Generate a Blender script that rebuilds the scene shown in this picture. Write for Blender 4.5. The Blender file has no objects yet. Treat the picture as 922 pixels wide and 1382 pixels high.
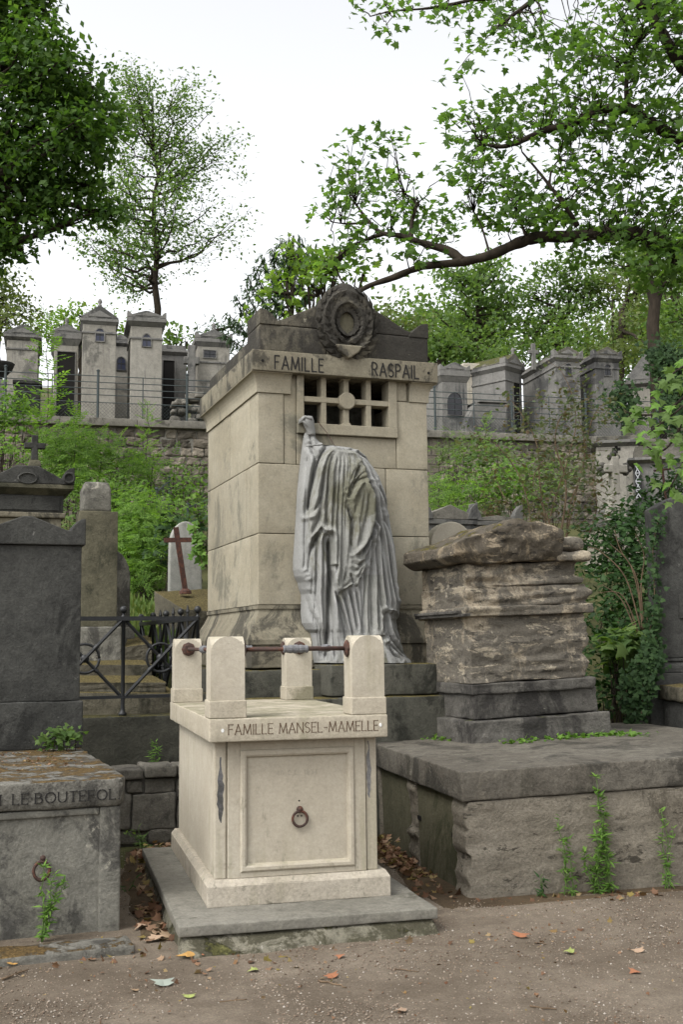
import bpy, bmesh, math, random
import numpy as np
from mathutils import Vector, Matrix

S = bpy.context.scene
C = S.collection
PI = math.pi
rad = math.radians
rng = np.random.default_rng(7)
random.seed(7)

# ---------------------------------------------------------------- camera, sky, sun, exposure
FOC, PITCH, ROLL, EYE = 1522.13, .1162, .011, 1.6       # focal length in photo pixels, tilt up, roll, eye height
cam = bpy.data.cameras.new('camera')
cam.sensor_fit = 'VERTICAL'; cam.sensor_height = 36.0; cam.sensor_width = 24.0
cam.lens = FOC / 1382 * 36
cam.clip_start = .1; cam.clip_end = 3000
co = bpy.data.objects.new('camera', cam); C.objects.link(co)
co.matrix_world = (Matrix.Translation((0, 0, EYE)) @ Matrix.Rotation(PI / 2 + PITCH, 4, 'X') @ Matrix.Rotation(-ROLL, 4, 'Z'))
S.camera = co

SUN_EL, SUN_AZ = rad(52), rad(226)                        # high behind the camera, a little to the left, veiled by cloud
w = bpy.data.worlds.new('World'); S.world = w; w.use_nodes = True
nt = w.node_tree; nt.nodes.clear()
sky = nt.nodes.new('ShaderNodeTexSky'); sky.sky_type = 'NISHITA'; sky.sun_disc = False
sky.sun_elevation = SUN_EL; sky.sun_rotation = SUN_AZ
sky.air_density = 1.0; sky.dust_density = 4.0; sky.ozone_density = 1.0
hs = nt.nodes.new('ShaderNodeHueSaturation'); hs.inputs['Saturation'].default_value = .10
bg = nt.nodes.new('ShaderNodeBackground'); bg.inputs['Strength'].default_value = .15
wo = nt.nodes.new('ShaderNodeOutputWorld')
nt.links.new(sky.outputs[0], hs.inputs['Color']); nt.links.new(hs.outputs[0], bg.inputs[0]); nt.links.new(bg.outputs[0], wo.inputs[0])

sl = bpy.data.lights.new('sun', 'SUN'); sl.energy = .5; sl.angle = rad(25); sl.color = (1, .95, .87)
so = bpy.data.objects.new('sun', sl); C.objects.link(so)
sd = Vector((math.sin(SUN_AZ) * math.cos(SUN_EL), math.cos(SUN_AZ) * math.cos(SUN_EL), math.sin(SUN_EL)))
so.rotation_euler = sd.to_track_quat('Z', 'Y').to_euler(); so.location = (0, 0, 60)

S.view_settings.view_transform = 'Standard'; S.view_settings.look = 'None'
S.view_settings.gamma = 1; S.view_settings.use_curve_mapping = False
S.view_settings.exposure = 1.3
S.cycles.max_bounces = 6; S.cycles.transparent_max_bounces = 4

# ---------------------------------------------------------------- measuring helpers: photo pixel -> place
def ray(px, py):
    X = (px - 461) / FOC; Y = (691 - py) / FOC
    c, s = math.cos(ROLL), math.sin(ROLL); X, Y = X * c + Y * s, -X * s + Y * c
    cp, sp = math.cos(PITCH), math.sin(PITCH)
    return (X, cp - Y * sp, sp + Y * cp)
def at(px, py, Y):
    d = ray(px, py); t = Y / d[1]; return Vector((d[0] * t, Y, EYE + d[2] * t))
def atz(px, py, z):
    d = ray(px, py); t = (z - EYE) / d[2]; return Vector((d[0] * t, d[1] * t, z))
class Fr:
    """A vertical plane facing the camera: origin on plan, turned by a. p(px,py) gives its own (u, z)."""
    def __init__(s, x, y, a): s.x, s.y, s.a = x, y, a; s.c, s.s = math.cos(a), math.sin(a)
    def p(s, px, py):
        d = ray(px, py); k = -d[0] * s.s + d[1] * s.c;
        t = (-s.x * s.s + s.y * s.c) / k
        X, Y, Z = d[0] * t, d[1] * t, EYE + d[2] * t
        return ((X - s.x) * s.c + (Y - s.y) * s.s, Z)
    def w(s, u, v, z=0): return Vector((s.x + u * s.c - v * s.s, s.y + u * s.s + v * s.c, z))

# ---------------------------------------------------------------- noise
def _h(ix, iy, iz, seed):
    n = (ix * 374761393 + iy * 668265263 + iz * 2147483647 % 1000003 * 31 + iz * 1274126177 + seed * 974634777) & 0xffffffff
    n = ((n ^ (n >> 13)) * 1274126177) & 0xffffffff
    n = ((n ^ (n >> 16)) * 2246822519) & 0xffffffff
    return ((n ^ (n >> 15)) & 0xffffff) / float(0xffffff)
def vnoise(P, seed=0):
    P = np.asarray(P, float); i = np.floor(P).astype(np.int64); f = P - i; f = f * f * (3 - 2 * f)
    r = 0
    for a in (0, 1):
        for b in (0, 1):
            for c in (0, 1):
                wgt = (f[:, 0] if a else 1 - f[:, 0]) * (f[:, 1] if b else 1 - f[:, 1]) * (f[:, 2] if c else 1 - f[:, 2])
                r = r + wgt * _h(i[:, 0] + a, i[:, 1] + b, i[:, 2] + c, seed)
    return r * 2 - 1
def fbm(P, seed=0, oct=3):
    P = np.asarray(P, float); r = 0; a = 1; t = 0
    for o in range(oct): r = r + a * vnoise(P * 2 ** o, seed + o * 17); t += a; a *= .5
    return r / t

# ---------------------------------------------------------------- mesh builder
class MB:
    def __init__(s): s.v = []; s.f = []
    def add(s, vs, fs):
        o = len(s.v); s.v += [tuple(p) for p in vs]; s.f += [tuple(i + o for i in f) for f in fs]; return s
    def box(s, x0, x1, y0, y1, z0, z1):
        vs = [(x, y, z) for z in (z0, z1) for y in (y0, y1) for x in (x0, x1)]
        return s.add(vs, [(0, 2, 3, 1), (4, 5, 7, 6), (0, 1, 5, 4), (1, 3, 7, 5), (3, 2, 6, 7), (2, 0, 4, 6)])
    def frustum(s, a, b, z0, z1):               # a, b = (x0,x1,y0,y1) at z0 and z1
        vs = [(x, y, z0) for y in a[2:] for x in a[:2]] + [(x, y, z1) for y in b[2:] for x in b[:2]]
        return s.add(vs, [(0, 2, 3, 1), (4, 5, 7, 6), (0, 1, 5, 4), (1, 3, 7, 5), (3, 2, 6, 7), (2, 0, 4, 6)])
    def prism(s, pts, y0, y1):                  # outline in (x,z), counter-clockwise seen from -y
        n = len(pts)
        vs = [(x, y0, z) for x, z in pts] + [(x, y1, z) for x, z in pts]
        return s.add(vs, [tuple(range(n)), tuple(range(2 * n - 1, n - 1, -1))] + [(i, i + n, (i + 1) % n + n, (i + 1) % n) for i in range(n)])
    def prismx(s, pts, x0, x1):                 # outline in (y,z)
        n = len(pts)
        vs = [(x0, y, z) for y, z in pts] + [(x1, y, z) for y, z in pts]
        return s.add(vs, [tuple(range(n - 1, -1, -1)), tuple(range(n, 2 * n))] + [(i, (i + 1) % n, (i + 1) % n + n, i + n) for i in range(n)])
    def tube(s, pts, r, n=8, cap=True):
        pts = [Vector(p) for p in pts]; k = len(pts)
        rs = r if hasattr(r, '__len__') else [r] * k
        vs = []; fs = []; up = None
        for i, p in enumerate(pts):
            d = (pts[min(i + 1, k - 1)] - pts[max(i - 1, 0)]).normalized()
            if up is None: up = d.orthogonal().normalized()
            a = (up - d * up.dot(d))
            a = a.normalized() if a.length > 1e-6 else d.orthogonal().normalized()
            up = a; b = d.cross(a)
            for j in range(n):
                t = 2 * PI * j / n; vs.append(p + (a * math.cos(t) + b * math.sin(t)) * rs[i])
        for i in range(k - 1):
            for j in range(n):
                fs.append((i * n + j, i * n + (j + 1) % n, (i + 1) * n + (j + 1) % n, (i + 1) * n + j))
        if cap: fs += [tuple(range(n - 1, -1, -1)), tuple(range((k - 1) * n, k * n))]
        return s.add(vs, fs)
    def lathe(s, prof, n=20, c=(0, 0, 0)):       # prof = (radius, z)
        vs = []; fs = []; k = len(prof)
        for r, z in prof:
            for j in range(n):
                t = 2 * PI * j / n; vs.append((c[0] + r * math.cos(t), c[1] + r * math.sin(t), c[2] + z))
        for i in range(k - 1):
            for j in range(n): fs.append((i * n + j, i * n + (j + 1) % n, (i + 1) * n + (j + 1) % n, (i + 1) * n + j))
        fs += [tuple(range(n - 1, -1, -1)), tuple(range((k - 1) * n, k * n))]
        return s.add(vs, fs)
    def torus(s, c, R, r, n=24, m=8, axis='y', sz=1.0):
        vs = []; fs = []
        for i in range(n):
            t = 2 * PI * i / n
            for j in range(m):
                q = 2 * PI * j / m; a = (R + r * math.cos(q)); x = a * math.cos(t); z = a * math.sin(t) * sz; y = r * math.sin(q)
                p = (x, y, z) if axis == 'y' else ((y, x, z) if axis == 'x' else (x, z, y))
                vs.append((c[0] + p[0], c[1] + p[1], c[2] + p[2]))
        for i in range(n):
            for j in range(m): fs.append((i * m + j, i * m + (j + 1) % m, ((i + 1) % n) * m + (j + 1) % m, ((i + 1) % n) * m + j))
        return s.add(vs, fs)
    def sphere(s, c, r, n=10, m=7, sc=(1, 1, 1)):
        vs = []; fs = []
        for i in range(m + 1):
            a = PI * i / m
            for j in range(n):
                t = 2 * PI * j / n; vs.append((c[0] + sc[0] * r * math.sin(a) * math.cos(t), c[1] + sc[1] * r * math.sin(a) * math.sin(t), c[2] - sc[2] * r * math.cos(a)))
        for i in range(m):
            for j in range(n): fs.append((i * n + j, i * n + (j + 1) % n, (i + 1) * n + (j + 1) % n, (i + 1) * n + j))
        return s.add(vs, fs)
    def rough(s, x0, x1, y0, y1, z0, z1, cell=.05, r=.012, amp=.006, freq=9., seed=0, warp=None, stretch=(1, 1, 1), maxn=60):
        """A worn block: a fine grid on all six faces, edges rounded by r, surface moved by noise."""
        L = np.array([x1 - x0, y1 - y0, z1 - z0]); c = np.array([x0 + x1, y0 + y1, z0 + z1]) / 2; h = L / 2
        n = np.clip(np.round(L / cell).astype(int), 2, maxn)
        ts = []
        for k in range(3):
            q = min(.45 * L[k], r * 1.2)
            inner = np.linspace(-h[k] + q, h[k] - q, n[k] + 1)
            ts.append(np.concatenate([[-h[k]], [-h[k] + q * .35], inner, [h[k] - q * .35], [h[k]]]))
        key = {}; vs = []; fs = []
        def vid(i, j, k):
            t = (i, j, k)
            if t not in key: key[t] = len(vs); vs.append((ts[0][i], ts[1][j], ts[2][k]))
            return key[t]
        N = [len(t) - 1 for t in ts]
        for i in range(N[0]):
            for j in range(N[1]):
                fs.append((vid(i, j, 0), vid(i, j + 1, 0), vid(i + 1, j + 1, 0), vid(i + 1, j, 0)))
                fs.append((vid(i, j, N[2]), vid(i + 1, j, N[2]), vid(i + 1, j + 1, N[2]), vid(i, j + 1, N[2])))
        for i in range(N[0]):
            for k in range(N[2]):
                fs.append((vid(i, 0, k), vid(i + 1, 0, k), vid(i + 1, 0, k + 1), vid(i, 0, k + 1)))
                fs.append((vid(i, N[1], k), vid(i, N[1], k + 1), vid(i + 1, N[1], k + 1), vid(i + 1, N[1], k)))
        for j in range(N[1]):
            for k in range(N[2]):
                fs.append((vid(0, j, k), vid(0, j, k + 1), vid(0, j + 1, k + 1), vid(0, j + 1, k)))
                fs.append((vid(N[0], j, k), vid(N[0], j + 1, k), vid(N[0], j + 1, k + 1), vid(N[0], j, k + 1)))
        P = np.array(vs); rr = np.minimum(r, h * .9)
        q = np.clip(P, -h + rr, h - rr); d = P - q; ln = np.linalg.norm(d, axis=1, keepdims=True); nn = d / np.maximum(ln, 1e-9)
        P = q + nn * rr.min()
        P = np.where(ln > 1e-9, P, np.array(vs))
        W = P + c
        P = W + nn * amp * fbm(W * freq * np.array(stretch), seed, 3)[:, None]
        if warp is not None: P = warp(P)
        return s.add(P.tolist(), fs)
    def build(s, name, mat, parent=None, smooth=False, bevel=0, kind=None, seg=2):
        me = bpy.data.meshes.new(name); me.from_pydata(s.v, [], s.f); me.update()
        return link(name, me, mat, parent, smooth, bevel, kind, seg)

def link(name, me, mat, parent=None, smooth=False, bevel=0, kind=None, seg=2):
    if mat is not None and not me.materials: me.materials.append(mat)
    if smooth: me.polygons.foreach_set('use_smooth', [True] * len(me.polygons))
    o = bpy.data.objects.new(name, me); C.objects.link(o)
    if parent: o.parent = parent
    if bevel:
        m = o.modifiers.new('bevel', 'BEVEL'); m.width = bevel; m.segments = seg; m.limit_method = 'ANGLE'; m.angle_limit = rad(35)
    if kind: o['kind'] = kind
    return o
def from_arrays(name, V, counts, loops, mat, parent=None, kind=None, smooth=False):
    me = bpy.data.meshes.new(name)
    V = np.asarray(V, np.float32); loops = np.asarray(loops, np.int32); counts = np.asarray(counts, np.int32)
    me.vertices.add(len(V)); me.vertices.foreach_set('co', V.ravel())
    me.loops.add(len(loops)); me.loops.foreach_set('vertex_index', loops)
    me.polygons.add(len(counts)); st = np.zeros(len(counts), np.int32); st[1:] = np.cumsum(counts)[:-1]
    me.polygons.foreach_set('loop_start', st); me.polygons.foreach_set('loop_total', counts)
    me.update(calc_edges=True)
    return link(name, me, mat, parent, smooth, 0, kind)

def tag(o, label=None, cat=None, group=None, kind=None):
    if label: o['label'] = label
    if cat: o['category'] = cat
    if group: o['group'] = group
    if kind: o['kind'] = kind
    return o
def thing(name, label, cat, loc=(0, 0, 0), rz=0, group=None):
    o = bpy.data.objects.new(name, None); C.objects.link(o); o.empty_display_size = .2
    o.location = loc; o.rotation_euler = (0, 0, rz)
    return tag(o, label, cat, group)
def copy_tree(o, parent=None):
    c = o.copy(); C.objects.link(c)
    if parent: c.parent = parent
    for ch in list(o.children): copy_tree(ch, c)
    return c

# ---------------------------------------------------------------- materials
class G:
    def __init__(s, name):
        s.m = bpy.data.materials.new(name); s.m.use_nodes = True; s.t = s.m.node_tree; s.t.nodes.clear()
        s.out = s.t.nodes.new('ShaderNodeOutputMaterial')
    def n(s, typ, **kw):
        nd = s.t.nodes.new('ShaderNode' + typ)
        for k, v in kw.items(): setattr(nd, k, v)
        return nd
    def l(s, a, b): s.t.links.new(a, b)
    def val(s, sock, x):
        if hasattr(x, 'is_linked') or hasattr(x, 'node'): s.l(x, sock)
        else: sock.default_value = x
    def noise(s, vec, scale, detail=6, rough=.6, dist=0):
        nd = s.n('TexNoise'); s.l(vec, nd.inputs['Vector']); nd.inputs['Scale'].default_value = scale
        nd.inputs['Detail'].default_value = detail; nd.inputs['Roughness'].default_value = rough; nd.inputs['Distortion'].default_value = dist
        return nd.outputs['Fac']
    def ramp(s, fac, stops):
        nd = s.n('ValToRGB'); s.l(fac, nd.inputs[0]); cr = nd.color_ramp
        while len(cr.elements) > 1: cr.elements.remove(cr.elements[-1])
        cr.elements[0].position = stops[0][0]; cr.elements[0].color = tuple(stops[0][1]) + (1,)
        for p, c in stops[1:]:
            e = cr.elements.new(p); e.color = tuple(c) + (1,)
        return nd.outputs[0]
    def step(s, fac, a, b):                     # 0 below a, 1 above b
        nd = s.n('MapRange', interpolation_type='SMOOTHSTEP'); s.l(fac, nd.inputs[0]); nd.inputs[1].default_value = a; nd.inputs[2].default_value = b
        return nd.outputs[0]
    def mix(s, f, a, b, typ='MIX'):
        nd = s.n('MixRGB', blend_type=typ); s.val(nd.inputs[0], f)
        for k, x in ((1, a), (2, b)):
            if isinstance(x, tuple): nd.inputs[k].default_value = x + (1,) if len(x) == 3 else x
            else: s.l(x, nd.inputs[k])
        return nd.outputs[0]
    def math(s, op, a, b=0.0):
        nd = s.n('Math', operation=op); s.val(nd.inputs[0], a); s.val(nd.inputs[1], b); return nd.outputs[0]
    def map(s, vec, sc=(1, 1, 1), loc=(0, 0, 0)):
        nd = s.n('Mapping'); s.l(vec, nd.inputs[0]); nd.inputs['Scale'].default_value = sc; nd.inputs['Location'].default_value = loc; return nd.outputs[0]
    def done(s, col, rough=.9, bump=None, bstr=.3, bdist=.01, metal=0, spec=.3):
        b = s.n('BsdfPrincipled'); s.val(b.inputs['Base Color'], col + (1,) if isinstance(col, tuple) else col); s.val(b.inputs['Roughness'], rough)
        b.inputs['Metallic'].default_value = metal; b.inputs['Specular IOR Level'].default_value = spec
        if bump is not None:
            bn = s.n('Bump'); bn.inputs['Strength'].default_value = bstr; bn.inputs['Distance'].default_value = bdist
            s.l(bump, bn.inputs['Height']); s.l(bn.outputs[0], b.inputs['Normal'])
        s.l(b.outputs[0], s.out.inputs[0]); return s.m

def stone(name, a, b, stain=(.05, .048, .042), stain_amt=.5, stain_scale=1.6, streak=.3, streak_col=None, speck=.3, lichen=0., lichen_col=(.5, .47, .4),
          moss=0., moss_top=0., moss_col=(.07, .075, .018), tone=.0, scale=1., bump=.35, seed=0, strata=0., top=0., top_col=(.3, .29, .26), k=1., blot=.45, flake=0., flake_col=(.40, .335, .24), bed=(4, 4, 13)):
    sc_ = lambda c: tuple(x * k for x in c)
    a, b, stain, lichen_col, top_col = map(sc_, (a, b, stain, lichen_col, top_col)); streak_col = sc_(streak_col) if streak_col else None
    g = G(name); geo = g.n('NewGeometry'); pos = geo.outputs['Position']; pos = g.map(pos, loc=(seed * 3.7, seed * 1.9, seed * 2.3))
    big = g.noise(pos, 1.1 * scale, 5, .55); med = g.noise(pos, 5 * scale, 8, .62, .3); fine = g.noise(pos, 60, 4, .7)
    col = g.mix(g.step(g.math('ADD', g.math('MULTIPLY', big, .6), g.math('MULTIPLY', med, .4)), .38, .62), a, b)
    if tone:
        oi = g.n('ObjectInfo'); tk = g.math('ADD', 1 - tone / 2, g.math('MULTIPLY', oi.outputs['Random'], tone))
        col = g.mix(1., col, g_grey(g, tk), 'MULTIPLY')
    if strata:
        sv = g.map(pos, (1.2, 1.2, 16)); st = g.noise(sv, 1.2, 6, .6, .6)
        col = g.mix(g.math('MULTIPLY', g.step(st, .48, .62), strata), col, tuple(x * .45 for x in b))
    bl = g.noise(g.map(pos, loc=(8, 3, 1)), 13 * scale, 10, .74, .25)
    col = g.mix(blot, col, g.ramp(bl, [(.34, (.25, .25, .25)), (.47, (.46, .46, .46)), (.55, (.54, .54, .54)), (.68, (.74, .73, .71))]), 'OVERLAY')
    if stain_amt:
        sn = g.noise(g.map(pos, (1, 1, .75), (5, 2, 9)), stain_scale, 12, .74, .5)
        col = g.mix(g.math('MULTIPLY', g.step(sn, .64 - .28 * stain_amt, .73 - .28 * stain_amt), .82), col, stain)
    if streak:
        sk = g.noise(g.map(pos, (9, 9, .55)), 1., 5, .6); sm = g.noise(g.map(pos, (1, 1, 1), (3, 8, 1)), 1.3, 3)
        col = g.mix(g.math('MULTIPLY', g.math('MULTIPLY', g.step(sk, .5, .72), g.step(sm, .42, .6)), streak), col, streak_col or tuple(x * 1. for x in stain))
    if flake:
        fn = g.noise(g.map(pos, bed, (4, 4, 2)), 1., 12, .72, .35)
        col = g.mix(g.math('MULTIPLY', g.step(fn, .60 - .16 * flake, .635 - .16 * flake), .9), col, tuple(x * k for x in flake_col))
        fd = g.noise(g.map(pos, bed, (9, 1, 6)), 1.2, 12, .74, .3)
        col = g.mix(g.math('MULTIPLY', g.step(fd, .58, .61), .8), col, tuple(x * .42 for x in stain))
    if lichen:
        ln = g.noise(g.map(pos, loc=(11, 4, 6)), 7, 7, .7, .6)
        col = g.mix(g.step(ln, .70 - .2 * lichen, .76 - .2 * lichen), col, lichen_col)
    col = g.mix(speck, col, g.ramp(fine, [(.3, (.2, .2, .2)), (.5, (.5, .5, .5)), (.7, (.82, .82, .82))]), 'OVERLAY')
    nz = g.n('SeparateXYZ'); g.l(geo.outputs['Normal'], nz.inputs[0]); up = nz.outputs[2]
    if top:
        tn = g.noise(g.map(pos, loc=(1, 7, 3)), 6, 8, .7)
        col = g.mix(g.math('MULTIPLY', g.step(up, .75, .9), g.math('MULTIPLY', g.step(tn, .4, .6), top)), col, top_col)
    bfine = g.math('ADD', g.math('MULTIPLY', g.noise(pos, 22, 7, .65), .7), g.math('MULTIPLY', fine, .35))
    if moss or moss_top:
        mn = g.noise(g.map(pos, loc=(2, 9, 5)), 4.5, 9, .7, .4); mf = g.noise(pos, 45, 3, .6)
        mask = g.math('MULTIPLY', g.step(mn, .72 - .3 * moss, .78 - .3 * moss), 1.0) if moss else None
        if moss_top:
            mt = g.math('MULTIPLY', g.step(up, .55, .85), g.step(mn, .68 - .42 * moss_top, .76 - .42 * moss_top))
            mask = g.math('MAXIMUM', mask, mt) if mask is not None else mt
        mcol = g.ramp(mf, [(.3, tuple(x * .5 for x in moss_col)), (.5, moss_col), (.7, tuple(min(1, x * 1.9) for x in moss_col))])
        col = g.mix(mask, col, mcol); bfine = g.math('ADD', bfine, g.math('MULTIPLY', g.math('MULTIPLY', mf, mask), 1.6))
    bfine = g.math('ADD', bfine, g.math('MULTIPLY', bl, .9))
    return g.done(col, .92, bfine, min(1, bump * 1.3), .02, spec=.2)
def g_grey(g, k):
    c = g.n('CombineColor'); [g.l(k, c.inputs[i]) for i in range(3)]; return c.outputs[0]

def leafmat(name, cols, trans=.35, rough=.6, spec=.2):
    g = G(name); geo = g.n('NewGeometry')
    col = g.ramp(geo.outputs['Random Per Island'], [(i / max(1, len(cols) - 1), c) for i, c in enumerate(cols)])
    big = g.noise(geo.outputs['Position'], .9, 2, .5)
    col = g.mix(.65, col, g.ramp(big, [(.3, (.62, .66, .6)), (.7, (1.0, 1.0, .95))]), 'MULTIPLY')
    b = g.n('BsdfPrincipled'); g.l(col, b.inputs['Base Color']); b.inputs['Roughness'].default_value = rough; b.inputs['Specular IOR Level'].default_value = spec
    t = g.n('BsdfTranslucent'); g.l(g.mix(1., col, (1.25, 1.35, .6), 'MULTIPLY'), t.inputs[0])
    m = g.n('MixShader'); m.inputs[0].default_value = trans; g.l(b.outputs[0], m.inputs[1]); g.l(t.outputs[0], m.inputs[2]); g.l(m.outputs[0], g.out.inputs[0])
    return g.m
def barkmat(name, c):
    g = G(name); geo = g.n('NewGeometry'); n = g.noise(g.map(geo.outputs['Position'], (1, 1, .3)), 9, 8, .7)
    return g.done(g.ramp(n, [(.3, tuple(x * .5 for x in c)), (.7, tuple(x * 1.5 for x in c))]), .95, n, .6, .03, spec=.15)
def metal(name, c, rust=0., rough=.55):
    g = G(name); geo = g.n('NewGeometry'); n = g.noise(geo.outputs['Position'], 24, 8, .7)
    col = g.ramp(n, [(.3, tuple(x * .6 for x in c)), (.7, tuple(x * 1.35 for x in c))])
    if rust: col = g.mix(g.step(n, .62 - .25 * rust, .7 - .2 * rust), col, (.085, .032, .018))
    return g.done(col, rough, n, .25, .004, spec=.4)
def flat(name, c, rough=.9, spec=.2): return G(name).done(c, rough, spec=spec)

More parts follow.
